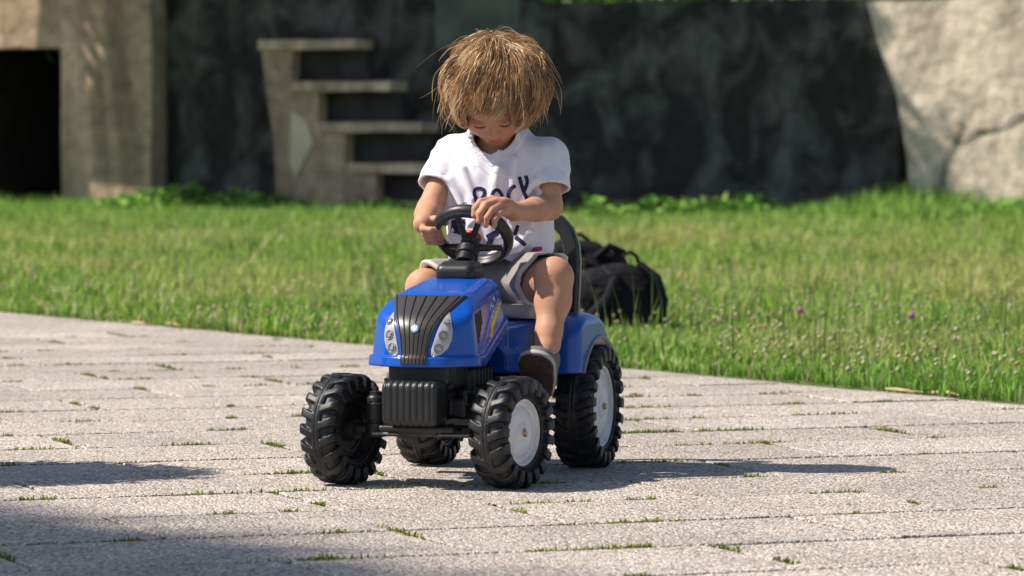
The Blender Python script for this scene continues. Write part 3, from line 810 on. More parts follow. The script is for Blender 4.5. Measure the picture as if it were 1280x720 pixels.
def grille_fn(a, b):
    z = .236 + a * (.3585 - .236); w = gwid(z); u = b * 2 - 1
    p, nn = on_front(u * w, z, 0)
    ph = (u * 3.5) % 1.0; fl = 1 - math.exp(-((min(ph, 1 - ph)) / .055) ** 2)
    edge = min(1, (1 - abs(u)) * 14)
    # soft barrel of each flute
    return p + nn * (0.0014 + 0.0030 * fl * edge), nn
patch_grid('grille', 60, 120, grille_fn, M['grille'], TR)
# blue frame round the grille bottom
def poly_decal(name, poly, mt, parent, out=0.0015, depth=0.002, proj='front', sub=4, side=1, bow=0.0):
    """poly: list of (x,z) on the front or (y,z) on the side, laid on the hood skin with a little thickness"""
    pts = []
    m = len(poly)
    for i in range(m):
        a, b = Vector(poly[i]), Vector(poly[(i + 1) % m])
        for j in range(sub): pts.append(a.lerp(b, j / sub))
    c = sum(pts, Vector((0, 0))) / len(pts)
    def lay(p, o):
        if proj == 'front': q, nn = on_front(p.x, p.y, o)
        else:
            h, nn, _, _ = hb.ray_cast(Vector((.3 * side, p.x, p.y)), Vector((-side, 0, 0))); q = h + nn * o if h else None
        return q
    rings = []
    V = []; F = []
    for s, o in ((1, -.002), (1, out), (.93, out + depth * .6), (.6, out + depth), (.3, out + depth)):
        ring = []
        for p in pts:
            q = lay(c + (p - c) * s, o)
            if q is None: return None
            ring.append(len(V)); V.append(q)
        rings.append(ring)
    V.append(lay(c, out + depth)); ci = len(V) - 1
    k = len(pts)
    for a, b in zip(rings, rings[1:]):
        for i in range(k): F.append((a[i], a[(i + 1) % k], b[(i + 1) % k], b[i]))
    for i in range(k): F.append((rings[-1][i], rings[-1][(i + 1) % k], ci))
    me = py_mesh(name, V, F, True); bm = bmesh.new(); bm.from_mesh(me); bmesh.ops.recalc_face_normals(bm, faces=bm.faces); bm.to_mesh(me); bm.free()
    return link_mesh(name, me, mt, parent)
HL = [(.0545, .332), (.0625, .318), (.0665, .300), (.0665, .280), (.060, .264), (.050, .254), (.038, .249), (.0325, .252), (.0315, .262), (.036, .280), (.042, .300), (.048, .318)]
for s in (1, -1):
    hl = poly_decal('headlight', [(x * s, z) for x, z in HL], M['lens'], TR, out=.001, depth=.002, sub=3)
    for (x, z, r) in ((.056, .313, .0075), (.052, .289, .0095), (.045, .265, .0095)):
        q, nn = on_front(x * s, z, .0038)
        R = nn.to_track_quat('Z', 'Y').to_matrix().to_4x4()
        for (ra, rb, mt, nm, dz) in ((r, r * .82, M['lensring'], 'lamp_ring', 0), (r * .62, r * .5, M['lensring'], 'lamp_ring', .0002), (r * .42, 0.0, M['lenslight'], 'reflector', .0002)):
            V, F = lathe_data([(dz - .001, ra), (dz + .0006, ra * .98), (dz + .0009, rb + (ra - rb) * .3), (dz + .0006, max(rb, .0003))], 24, 'z')
            if rb == 0: F.append(tuple(range(len(V) - 24, len(V))))
            o = link_mesh(nm, py_mesh(nm, V, F, True), mt, hl); o.matrix_basis = Matrix.Translation(q) @ R
    q, nn = on_front(.0535 * s, .303, .0035)
# round badge with leaf mark
q, nn = on_front(0, .300, .0045); R = nn.to_track_quat('Z', 'Y').to_matrix().to_4x4()
V, F = lathe_data([(-.002, .0078), (.001, .0078), (.0016, .007), (.0016, .0003)], 28, 'z')
bd = link_mesh('badge', py_mesh('badge', V, F, True), M['emb_blue'], TR); bd.matrix_basis = Matrix.Translation(q) @ R
bm = bmesh.new()
def flat(pts, z=.0019):
    vs = [bm.verts.new((x, y, z)) for x, y in pts]; bm.faces.new(vs)
flat([(-.0007, -.006), (.0007, -.006), (.0007, .0062), (-.0007, .0062)], .002)
for sx in (1, -1):
    for yy in (-.003, .0, .003):
        flat([(sx * .001, yy - .0014), (sx * .0052, yy + .0012), (sx * .0048, yy + .0032), (sx * .001, yy + .0008)][::sx])
flat([(-.0016, .0062), (.0016, .0062), (.0, .0098)], .002)
bm_obj('leaf_mark', bm, M['whitep'], bd)
# side vents and decals on both sides
for s in (1, -1):
    v_ = poly_decal('side_vent', [(-.012, .262), (.022, .285), (.047, .325), (.052, .342), (.02, .338), (-.012, .318)], M['vent'], TR, out=-.0005, depth=.0008, proj='side', side=s, sub=6)
    if v_:
        for k in range(4):
            y = .0 + k * .012
            b0 = poly_decal('vent_slat', [(y, .272 + k * .011), (y + .003, .274 + k * .011), (y + .003, .328 + k * .002), (y, .326 + k * .002)], M['grille'], v_, out=.001, depth=.001, proj='side', side=s, sub=3)
    poly_decal('yellow_stripe', [(.085, .283), (.099, .288), (.103, .303), (.198, .348), (.198, .340), (.112, .292), (.096, .276)], M['yellow'], TR, out=.0003, depth=.0003, proj='side', side=s, sub=5)
    # lettering above the stripe
    for li, word in enumerate(('NEW', 'HOLLAND')):
        cu = bpy.data.curves.new('t', 'FONT'); cu.body = word; cu.size = .0205 if word == 'NEW' else .0165; cu.align_x = 'CENTER'; cu.resolution_u = 2
        to = bpy.data.objects.new('t', cu); COL.objects.link(to); dg = bpy.context.evaluated_depsgraph_get()
        me = bpy.data.meshes.new_from_object(to.evaluated_get(dg)); bpy.data.objects.remove(to)
        me.name = 'lettering'
        ang = math.radians(25)
        for v in me.vertices:
            x, y = v.co.x, v.co.y
            yy = x * math.cos(ang) - y * math.sin(ang); zz = x * math.sin(ang) + y * math.cos(ang)
            if s < 0: yy = -x * math.cos(ang) - y * math.sin(ang); zz = -x * math.sin(ang) + y * math.cos(ang)
            cy, cz = (.138, .338) if word == 'NEW' else (.15, .326)
            h, nn, _, _ = hb.ray_cast(Vector((.3 * s, cy + yy, cz + zz)), Vector((-s, 0, 0)))
            v.co = (h + nn * .0006) if h else Vector((.09 * s, cy + yy, cz + zz))
        link_mesh('lettering', me, M['whitep'], TR)

# ---- steering column, boot, wheel
SWC = Vector((0.004, .268, .470)); SN = Vector((0, .70, .714)).normalized(); SU = Vector((0, -SN.z, SN.y)); SX = Vector((1, 0, 0))
def sw(phi, r, n=0.0): return SWC + SX * (math.cos(phi) * r) + SU * (math.sin(phi) * r) + SN * n
f = Field((-.06, .14, .375), (.06, .28, .45), .002)
f.fn(lambda X, Y, Z: rbox_d(X, Y, Z, (0, .2, .398), (.080, .085, .038), .016))
f.fn(lambda X, Y, Z: rbox_d(X, Y, Z, (0, .205, .413), (.062, .065, .018), .008), .006)
sdf_obj('column_boot', f, M['black'], TR)
pA = SWC - SN * .075; 
tube('steering_column', [pA, SWC - SN * .058, SWC - SN * .056, SWC - SN * .040, SWC - SN * .038, SWC - SN * .02, SWC - SN * .012], [.019, .0185, .0225, .0225, .0185, .0195, .015], M['black'], TR, n=28)
f = Field((-.095, .18, .38), (.105, .36, .56), .002)
def rim_d(X, Y, Z, r0, tr, ts, n0):
    px, py, pz = X - SWC.x, Y - SWC.y, Z - SWC.z
    n_ = py * SN.y + pz * SN.z - n0; u_ = py * SU.y + pz * SU.z
    q = np.sqrt(px * px + u_ * u_) - r0
    return (np.sqrt((q / tr) ** 2 + (n_ / ts) ** 2 + 1e-9) - 1) * min(tr, ts)
f.fn(lambda X, Y, Z: rim_d(X, Y, Z, .0720, .0098, .0118, 0))
f.fn(lambda X, Y, Z: rim_d(X, Y, Z, .068, .0035, .006, -.011), .0015)
f.fn(lambda X, Y, Z: rim_d(X, Y, Z, .073, .0022, .0025, -.0125), .001)
for ph, w in ((62, .0072), (106, .0072), (206, .008), (332, .008)):
    p = math.radians(ph)
    a = sw(p, .016, -.026); b = sw(p, .066, -.004)
    f.cap(a, b, w, w * .72, k=.004)
f.cap(SWC - SN * .030, SWC - SN * .020, .0165, .0165, k=.004)
sdf_obj('steering_wheel', f, M['black'], TR, 1)
f = Field((-.03, .22, .43), (.04, .31, .5), .0015)
f.ell(SWC - SN * .006, (.019, .019, .009), M=[SX, SU, SN]); f.cap(SWC - SN * .02, SWC - SN * .008, .012, k=.004)
sdf_obj('horn_button', f, M['red'], TR)

# ---- chassis (black, many moulded shapes)
f = Field((-.11, -.14, .07), (.11, .5, .26), .0028)
B = lambda c, s, r=.006, k=.003, op='add': f.fn(lambda X, Y, Z: rbox_d(X, Y, Z, c, s, r), k, op)
B((0, .18, .185), (.10, .46, .095)); B((0, .07, .215), (.13, .22, .06), .01); B((0, .1, .125), (.085, .34, .05), .008)
B((0, .0, .105), (.19, .05, .022), .006); B((0, .0, .15), (.17, .046, .04), .008)
B((0, -.05, .113), (.15, .05, .012), .004)
B((0.055, .07, .19), (.05, .07, .07), .01); B((-.055, .07, .19), (.05, .07, .07), .01)
B((0, -.03, .215), (.12, .06, .04), .006)
for s in (1, -1):
    f.cap((s * .075, .03, .155), (s * .092, .03, .155), .019, k=.003); f.cap((s * .09, .03, .155), (s * .1, .03, .155), .011, .011, k=.002)
    f.cap((s * .07, .14, .16), (s * .1, .14, .16), .025, k=.003); B((s * .075, .3, .19), (.05, .14, .05), .008)
    for k in range(5): B((s * .082, .05 + .02 * k, .205), (.012, .007, .035), .002)
B((0, .36, .16), (.13, .2, .07), .012)
f.cap((-.0, .52, .122), (.0, .52, .1221), .02, k=.004)
sdf_obj('chassis', f, M['black'], TR, 1)
# front weight block with vertical ribs
f = Field((-.07, -.135, .11), (.07, -.03, .215), .0018)
def weight(X, Y, Z):
    d = rbox_d(X, Y, Z, (0, -.083, .163), (.112, .07, .083), .014)
    ph = (X / .0125) % 1.0 - .5
    return d + .0022 * np.exp(-(ph / .16) ** 2) - .001
f.fn(weight); sdf_obj('front_weight', f, M['black'], TR, 1)
tube('tie_rod', [(-.1, -.032, .1005), (0, -.036, .0995), (.1, -.032, .1005)], .0024, M['trim'], TR, n=10)
tube('rear_axle', [(-.2, .52, .122), (.2, .52, .122)], .008, M['steel'], TR, n=14)
for s in (1, -1):
    kx = s * .103
    kp = lathe('kingpin', [(.092, 0), (.092, .018), (.094, .020), (.118, .020), (.120, .0165), (.124, .0165), (.126, .021), (.155, .021), (.158, .017), (.166, .0175), (.170, .015), (.172, .012), (.178, .0115), (.180, .006), (.187, .005), (.187, 0)], M['black'], TR, axis='z', c=(kx, -.004, 0), n=32)
    bm = bmesh.new(); add_box(bm, (s * .082, 0, .145), (.04, .03, .032), .004); add_box(bm, (s * .08, -.012, .17), (.012, .02, .03), .003)
    bm_obj('axle_arm', bm, M['black'], TR)
    tube('stub_axle', [(kx, 0, .107), (s * .165, .0, .105)], .011, M['black'], TR, n=14)

# ---- wheels
def tyre_field(R, w, rin, nl):
    h = .0019
    f = Field((-w / 2 - .008, -R - .006, -R - .006), (w / 2 + .008, R + .006, R + .006), h)
    lug = .0062
    Rb = R - lug
    def fun(X, Y, Z):
        r = np.sqrt(Y * Y + Z * Z); a = np.arctan2(Z, Y); aX = np.abs(X)
        hw = w / 2 - .004
        def prof(e, rc):
            cx, cr = hw + e - rc, Rb + e - rc
            qx = aX - cx; qr = r - cr
            return np.sqrt(np.maximum(qx, 0) ** 2 + np.maximum(qr, 0) ** 2) + np.minimum(np.maximum(qx, qr), 0) - rc
        body = prof(0, .02) + 0.0
        body = smax(body, rin - r, .006)
        # dished side wall near the rim
        dish = np.sqrt(((r - (rin + .012)) / 1.0) ** 2 + (aX - hw - .006) ** 2) - .012
        body = smax(body, -dish, .004)
        out = body
        pitch = 2 * PI / nl
        for sgn in (1, -1):
            sk = a + (0.5 * pitch if sgn < 0 else 0) + 0.30 * np.clip(sgn * X, 0, w) / w
            ph = ((sk / pitch) % 1.0 - 0.5) * pitch * r
            wl = .0078 + .04 * np.clip(aX - .01, 0, .03)
            bar = np.maximum(np.abs(ph) - wl, .006 - sgn * X)
            lugd = smax(smax(prof(lug, .014), bar, .0022), (Rb - .026) - r, .003)
            out = smin(out, lugd, .0016)
        ring = smax(prof(.0048, .012), aX - .0095, .002)
        ring2 = np.maximum(prof(.0072, .012), np.abs(aX - .0036) - .0011)
        out = smin(out, np.minimum(ring, ring2), .0012)
        return out
    f.fn(fun); V, F = f.mesh(1); me = np_mesh('tyre', V, F, True); me.materials.append(M['tyre']); return me
tyF = tyre_field(.106, .074, .063, 19)
tyR = tyre_field(.1235, .086, .081, 21)
def wheel(kind, loc, rz, side):
    R, w, rin, me = (.106, .074, .063, tyF) if kind == 'front' else (.1235, .086, .081, tyR)
    o = bpy.data.objects.new('wheel', me); COL.objects.link(o)
    hub = lathe_data([(-w * .1, .012), (-w * .08, rin * .5), (-w * .02, rin * .95), (-w * .3, rin + .004), (-w * .42, rin + .006)], 40)
    o.parent = TR; o.location = loc; o.rotation_euler = (random.uniform(0, 6), 0, rz)
    o.rotation_mode = 'XYZ'
    sgn = side
    x0 = w / 2 - .016
    prof = [(x0 - .02, rin + .006), (x0 - .002, rin + .004), (x0 + .004, rin), (x0 + .003, rin - .004), (x0 - .003, rin - .007), (x0 - .004, rin * .8), (x0 - .001, rin * .74), (x0 + .002, rin * .6), (x0 + .003, rin * .36),
            (x0 + .001, rin * .3), (x0 + .004, rin * .24), (x0 + .006, .008), (x0 + .006, 0.0005)]
    disc = lathe('rim', [(a * sgn, b) for a, b in prof], M['rimwhite'], o, n=56)
    bolt = lathe('axle_cap', [((x0 + .004) * sgn, .0085), ((x0 + .007) * sgn, .0085), ((x0 + .008) * sgn, .006), ((x0 + .011) * sgn, .0055), ((x0 + .012) * sgn, .0045), ((x0 + .012) * sgn, .0003)], M['brass'], o, n=20)
    pin = tube('cotter_pin', [((x0 + .011) * sgn, -.008, -.003), ((x0 + .0115) * sgn, .0, 0), ((x0 + .011) * sgn, .009, .004)], .0013, M['steel'], o, n=8)
    # inner face: black dished hub with raised rings
    x1 = -(w / 2 - .012)
    pr = [(x1 + .016, rin + .006), (x1, rin + .002), (x1 - .001, rin - .004), (x1 + .012, rin - .008), (x1 + .02, rin * .76), (x1 + .012, rin * .7), (x1 + .012, rin * .64), (x1 + .024, rin * .6), (x1 + .028, rin * .4), (x1 + .004, rin * .34), (x1 - .004, rin * .3), (x1 - .004, .0003)]
    lathe('inner_hub', [(a * sgn, b) for a, b in pr], M['black'], o, n=48)
    return o
ST = math.radians(-13)
wheel('front', (.166, -.0, .106), ST, 1); wheel('front', (-.168, .0, .106), ST, -1)
wheel('rear', (.166, .52, .1235), 0, 1); wheel('rear', (-.166, .52, .1235), 0, -1)

# ---- rear body: tunnel, fenders, seat
f = Field((-.205, .19, .165), (.205, .68, .35), .0028)
f.fn(lambda X, Y, Z: rbox_d(X, Y, Z, (0, .36, .25), (.17, .26, .10), .014))
def fend(X, Y, Z):
    aX = np.abs(X)
    d = rbox_d(aX, Y, Z, (.115, .52, .235), (.15, .30, .165), .03)
    d = smax(d, np.sqrt(((Y - .475) / 1.0) ** 2 + (Z - .158) ** 2) - .157, .014)
    arch = .139 - np.sqrt((Y - .525) ** 2 + (Z - .122) ** 2)
    d = smax(d, smax(arch, .108 - aX, .004), .004)
    d = smax(d, .195 - Z, .004)
    return d
f.fn(fend, .01)
# step plates ahead of the fenders
f.fn(lambda X, Y, Z: rbox_d(np.abs(X), Y, Z, (.098, .29, .203), (.07, .2, .018), .006), .006)
f.fn(lambda X, Y, Z: np.maximum(rbox_d(np.abs(X), Y, Z, (.075, .25, .235), (.04, .1, .07), .004), .72 * (Z - .26) + .72 * (np.abs(X) - .075)), .003)
f.fn(lambda X, Y, Z: rbox_d(X, Y, Z, (0, .45, .295), (.10, .16, .03), .01), .006)
sdf_obj('rear_body', f, M['blue'], TR, 1)
for s in (1, -1):
    pts = [(s * .1895, .525 + .1405 * math.cos(a), .122 + .1405 * math.sin(a)) for a in np.linspace(math.radians(50), math.radians(148), 22)]
    tube('fender_edge', pts, .0048, M['trim'], TR, n=10)
f = Field((-.12, .33, .29), (.12, .62, .40), .0028)
def seat(X, Y, Z):
    d = rbox_d(X, Y, Z, (0, .46, .318), (.2, .22, .028), .0125)
    bow = np.sqrt((X / 1.2) ** 2 + ((Y - .46) / 1.1) ** 2)
    d = smax(d, -(ell_d(X, Y, Z, (0, .46, .375), (.085, .085, .052))), .01)
    bk = rbox_d(X, Y, Z, (0, .56, .345), (.17, .02, .07), .0095)
    return smin(d, bk, .012)
f.fn(seat); sdf_obj('seat', f, M['seat'], TR, 1)
# hoop backrest: a broad flat band
hoop = []
for (x, z) in ((.112, .30), (.114, .36), (.114, .410), (.110, .445), (.100, .471), (.083, .489), (.060, .499), (.030, .503), (0, .504)): hoop.append((x, z))
hoop = hoop + [(-x, z) for x, z in hoop[-2::-1]]
V = []; F = []
for i, (x, z) in enumerate(hoop):
    a = hoop[max(i - 1, 0)]; b = hoop[min(i + 1, len(hoop) - 1)]; t = Vector((b[0] - a[0], b[1] - a[1])).normalized(); nn = Vector((t.y, -t.x))
    ctr = Vector((0, .4)); o = Vector((x, z)); 
    if nn.dot(o - ctr) < 0: nn = -nn
    y = .572 + (z - .3) * .12
    wv = .015
    for (dn, dy) in ((wv, -.006), (wv, .012), (wv - .003, .016), (-wv + .003, .016), (-wv, .012), (-wv, -.006), (-wv + .003, -.01), (wv - .003, -.01)):
        V.append((x + nn.x * dn, y + dy, z + nn.y * dn))
k = 8
for i in range(len(hoop) - 1):
    for j in range(k): F.append((i * k + j, i * k + (j + 1) % k, (i + 1) * k + (j + 1) % k, (i + 1) * k + j))
me = py_mesh('backrest_hoop', V, F, True); bm = bmesh.new(); bm.from_mesh(me); bmesh.ops.recalc_face_normals(bm, faces=bm.faces)
for e in bm.edges: e.smooth = e.calc_face_angle(0) < .5
bm.to_mesh(me); bm.free()
M['hoop'] = mat('hoop_plastic', (0.014, 0.015, 0.018), rough=0.45, bump=.05, bump_scale=300)
link_mesh('backrest', me, M['hoop'], TR)
M['rimlight'] = mat('rim_light_paint', (0.42, 0.45, 0.3), rough=.5)  # rim light down the hoop sides, painted as pale strips
tube('backrest_rim_light', [(x + (.0165 if x > 0 else -.0165), .578 + (z - .3) * .12, z) for x, z in hoop[:5]], .0022, M['rimlight'], TR, n=8)
tube('backrest_rim_light', [(x + (.0165 if x > 0 else -.0165), .578 + (z - .3) * .12, z) for x, z in hoop[-5:]], .0022, M['rimlight'], TR, n=8)
# pedals and crank
for s, y, z in ((1, .148, .165), (-1, .27, .14)):
    pd = box_obj('pedal', (s * .158, y, z), (.062, .052, .02), M['black'], TR, .005, Matrix.Rotation(math.radians(-14), 3, 'X'))
    for k in range(4): box_obj('tread_bar', (s * .158, y - .02 + k * .013, z + .0115), (.056, .004, .004), M['black'], pd, .001, Matrix.Rotation(math.radians(-14), 3, 'X'))
    tube('crank_arm', [(s * .118, y, z), (s * .115, .26, .15)], [.009, .011], M['black'], TR, n=10)
tube('crank_shaft', [(-.12, .26, .15), (.12, .26, .15)], .009, M['black'], TR, n=12)
for s in (1, -1):
    tube('pedal_pin', [(s * .11, .148 if s > 0 else .27, .165 if s > 0 else .14), (s * .16, .148 if s > 0 else .27, .165 if s > 0 else .14)], .006, M['steel'], TR, n=8)
    bm = bmesh.new()
    for k in range(11): add_box(bm, (s * .12, .17 + k * .010, .188 + .0), (.05, .005, .012), .001, seg=1)
    add_box(bm, (s * .12, .22, .180), (.05, .12, .008), .002)
    bm_obj('ribbed_footboard', bm, M['black'], TR)

# ================================================================== CHILD (same frame as the tractor it sits on)
KID = empty('person', (-0.159, -0.3, 0.0), math.radians(-17), 'small child with tousled blond hair in a white tee, steering the blue pedal tractor', 'person')
def w2l(v): return (TMi.to_3x3() @ Vector(v)).normalized()
# head frame: A = towards image right, Fh = facing, U = crown
Uw = Vector((-.15, -.74, .66)).normalized(); Fw = Vector((-.06, -.67, -.76)); Fw = (Fw - Uw * Fw.dot(Uw)).normalized(); Aw = Fw.cross(Uw)
if Aw.x < 0: Aw = -Aw
HA, HF, HU = w2l(Aw), w2l(Fw), w2l(Uw)
HC = Vector((0.014, .375, .752))
def hp(a, f_, u): return HC + HA * a + HF * f_ + HU * u
HM = [tuple(HA), tuple(HF), tuple(HU)]
# joints
shL, shR = Vector((-.088, .435, .626)), Vector((.108, .43, .622))
elL, wrL = Vector((-.113, .352, .518)), Vector((-.099, .272, .492))
elR, wrR = Vector((.124, .395, .523)), Vector((.081, .293, .516))
kneeR, ankR = Vector((.163, .292, .388)), Vector((.166, .236, .258))
kneeL, ankL = Vector((-.108, .310, .362)), Vector((-.116, .285, .235))
hipR, hipL = Vector((.052, .45, .372)), Vector((-.045, .45, .372))

f = Field((-.17, .12, .2), (.21, .56, .86), .0018)
# torso (mostly under clothing)
f.ell((.002, .47, .375), (.09, .07, .055), .02); f.ell((.004, .455, .47), (.082, .062, .10), .02); f.ell((.008, .44, .575), (.088, .058, .08), .02)
f.cap(shL, shR, .026, .026, .03); f.cap((.012, .425, .62), hp(0, -.03, -.055), .036, .036, .02)
# legs
for hip, kn, an in ((hipR, kneeR, ankR), (hipL, kneeL, ankL)):
    f.cap(hip, kn, .056, .037, .015)
    mid = kn.lerp(an, .33) + Vector((0, .006, 0)); f.cap(kn, mid, .035, .033, .012); f.cap(mid, kn.lerp(an, .85), .0325, .0235, .02); f.cap(kn.lerp(an, .8), an, .0235, .021, .015)
    f.ell(kn + Vector((0.0, -.010, .006)), (.030, .026, .032), .014); f.ell(an, (.024, .024, .02), .008)
    f.cap(an, an + Vector((0, -.02, -.02)), .018, .016, .01)
# arms
for sh, el, wr in ((shL, elL, wrL), (shR, elR, wrR)):
    f.cap(sh, el, .028, .0240, .012); f.cap(el, el.lerp(wr, .4), .0240, .0235, .01); f.cap(el.lerp(wr, .35), wr, .0235, .0165, .01)
# hands
RT = lambda p: SWC + SX * p[0] + SU * p[1] + SN * p[2]
def finger(pts, r0, r1, k=.0022):
    for i in range(len(pts) - 1):
        t0 = i / (len(pts) - 1); t1 = (i + 1) / (len(pts) - 1)
        f.cap(pts[i], pts[i + 1], r0 + (r1 - r0) * t0, r0 + (r1 - r0) * t1, k if i else .004)
# child's left hand, laid over the top right of the rim, fingers curling down over its far edge
V3 = Vector
f.ell((.066, .262, .528), (.021, .026, .0125), .010, M=[(.8, -.3, .5), (.5, .8, -.2), (-.35, .4, .85)])
f.cap(wrR, (.066, .262, .527), .0165, .015, .012)
f.cap((.050, .247, .537), (.074, .250, .517), .0115, .0105, .008)
finger([V3((.050, .244, .539)), V3((.036, .218, .536)), V3((.029, .204, .523)), V3((.028, .2015, .510))], .0078, .0062)
finger([V3((.060, .242, .536)), V3((.048, .212, .530)), V3((.041, .197, .514)), V3((.0395, .1965, .499))], .0080, .0062)
finger([V3((.068, .245, .529)), V3((.060, .214, .520)), V3((.054, .199, .505)), V3((.0525, .2, .491))], .0078, .0061)
finger([V3((.075, .250, .520)), V3((.0715, .222, .512)), V3((.067, .2085, .501)), V3((.066, .209, .490))], .0070, .0056)
finger([V3((.068, .270, .520)), V3((.052, .262, .512)), V3((.042, .250, .508)), V3((.036, .241, .508))], .0088, .0070)
# child's right hand, fist round the left of the rim
C0 = SWC - SX * .0725
f.ell(C0 + V3((-.017, .010, .002)), (.0135, .017, .023), .008, M=[(1, 0, 0), (0, .8, .6), (0, -.6, .8)])
f.cap(wrL, C0 + V3((-.019, .012, .006)), .0175, .016, .012)
for i in range(4):
    o = SU * (.0180 - i * .0126); s_ = [1, 1.04, 1, .86][i]
    a = C0 + o + V3((-.024, -.002, 0)); b = C0 + o + V3((-.019, -.0185, -.001)); c_ = C0 + o + V3((-.001 * s_, -.0235, -.002)); d_ = C0 + o + V3((.0115 * s_, -.0155, -.001))
    finger([a, b, c_, d_], .0070 * s_, .0058 * s_, .0012)
finger([C0 + V3((-.017, .014, .020)), C0 + V3((-.008, .005, .030)), C0 + V3((.006, -.001, .029)), C0 + V3((.016, .002, .024))], .0088, .0068)
# head
f.ell(hp(0, -.010, .016), (.070, .084, .076), .01, M=HM)
f.ell(hp(0, .024, -.034), (.055, .054, .058), .03, M=HM)
for s in (1, -1): f.ell(hp(s * .030, .048, -.036), (.024, .022, .024), .018, M=HM)
f.ell(hp(0, .060, -.074), (.019, .016, .015), .016, M=HM)
f.ell(hp(0, .052, -.056), (.026, .024, .022), .014, M=HM)
f.ell(hp(0, .064, .030), (.042, .016, .03), .02, M=HM)              # forehead
for s in (1, -1):
    f.ell(hp(s * .025, .085, -.008), (.0165, .011, .0105), .008, 'sub', M=HM)
    f.ell(hp(s * .0245, .0665, -.009), (.0145, .0128, .0115), .003, M=HM)      # eyeball under the lid
    f.ell(hp(s * .0245, .0685, -.0115), (.0155, .0120, .0085), .002, M=HM)     # lowered upper lid
    f.ell(hp(s * .0715, -.008, -.012), (.008, .016, .022), .006, M=HM)          # ear
f.cap(hp(0, .073, -.004), hp(0, .0855, -.027), .0062, .0085, .010)
f.ell(hp(0, .0885, -.0305), (.0088, .0082, .0072), .005, M=HM)
for s in (1, -1):
    f.ell(hp(s * .0088, .0815, -.0335), (.0058, .0072, .0052), .004, M=HM)
    f.ell(hp(s * .0045, .0865, -.0395), (.0026, .0035, .002), .0015, 'sub', M=HM)
# mouth
f.ell(hp(0, .0735, -.0525), (.020, .011, .014), .010, M=HM)
f.cap(hp(-.0125, .0785, -.0515), hp(0, .0845, -.0495), .0022, .0036, .003); f.cap(hp(.0125, .0785, -.0515), hp(0, .0845, -.0495), .0022, .0036, .003)
f.cap(hp(-.010, .0775, -.0565), hp(0, .0828, -.0575), .0024, .0042, .003); f.cap(hp(.010, .0775, -.0565), hp(0, .0828, -.0575), .0024, .0042, .003)
f.cap(hp(-.014, .082, -.0535), hp(0, .0905, -.0535), .0011, .0013, .0012, 'sub'); f.cap(hp(.014, .082, -.0535), hp(0, .0905, -.0535), .0011, .0013, .0012, 'sub')

def skin_col(V):
    n = len(V); base = np.array([0.57, 0.30, 0.185]); C = np.tile(base, (n, 1))
    H = V - np.array(HC); a = H @ np.array(HA); ff = H @ np.array(HF); u = H @ np.array(HU)
    def sp(w, col, am): 
        nonlocal C
        C = C * (1 - w[:, None] * am) + np.array(col) * w[:, None] * am
    # lips, cheeks, nose, lids
    lips = np.exp(-((np.abs(a) / .0135) ** 4 + ((u + .0535) / .0062) ** 4)) * (ff > .072); sp(lips, (.46, .09, .08), .9)
    for s in (1, -1):
        sp(np.exp(-(((a - s * .033) / .018) ** 2 + ((u + .036) / .014) ** 2)) * (ff > .02), (.58, .20, .13), .45)
        sp(np.exp(-(((a - s * .0245) / .012) ** 2 + ((u + .004) / .005) ** 2)) * (ff > .05), (.33, .13, .09), .6)
        br = np.exp(-(((a - s * .027) / .016) ** 4 + ((u - .0125 + ((a - s * .024) ** 2) * 14) / .0032) ** 2)) * (ff > .05); sp(br, (.20, .11, .05), .8)
    sp(np.exp(-((a / .012) ** 2 + ((u + .032) / .010) ** 2)) * (ff > .075), (.6, .24, .17), .35)
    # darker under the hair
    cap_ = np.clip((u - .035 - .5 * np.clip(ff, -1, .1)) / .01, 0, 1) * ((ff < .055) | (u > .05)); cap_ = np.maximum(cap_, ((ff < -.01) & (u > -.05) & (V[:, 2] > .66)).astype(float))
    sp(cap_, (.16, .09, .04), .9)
    # knees, fingertips, elbows
    for p, r, col, am in ((kneeR + Vector((0, -.035, .0)), .03, (.55, .22, .14), .35), (kneeR + Vector((.004, -.04, .004)), .0028, (.4, .03, .03), .8), (elR + Vector((.02, 0, -.01)), .02, (.55, .22, .14), .3),
                          (Vector((.04, .197, .497)), .013, (.62, .24, .19), .5), (Vector((.055, .2, .492)), .013, (.62, .24, .19), .5), (C0 + Vector((0, -.02, 0)), .02, (.60, .25, .17), .3)):
        d = np.linalg.norm(V - np.array(p), axis=1); sp(np.exp(-(d / r) ** 2), col, am)
    return C * (1 + .05 * vnoise(V[:, 0] * 60, V[:, 1] * 60, V[:, 2] * 60))[:, None]
body = sdf_obj('body', f, M['skin'], KID, 1, skin_col)
bb = bvh_of(body)
# eyelashes: short fringe on each lowered lid
for s in (1, -1):
    V = []; F = []
    for k in range(17):
        t = k / 16 * 2 - 1; q = hp(s * .0245 + t * .0115, .0805 - .004 * t * t, -.0165 + .0022 * t * t)
        tip = q + HF * .0030 - HU * .0026 + HA * t * .0015
        i = len(V); V += [q - HA * .0005, q + HA * .0005, tip]; F.append((i, i + 1, i + 2))
    ln = [hp(s * .0245 + t * .0122, .0792 - .005 * t * t, -.0165 + .0026 * t * t) for t in np.linspace(-1, 1, 11)]
    i0 = len(V); tv, tf = tube_data(ln, .0013, n=6); V += tv; F += [tuple(i0 + j for j in q) for q in tf]
    link_mesh('eyelashes', py_mesh('eyelashes', V, F, True), M['lash'], KID)

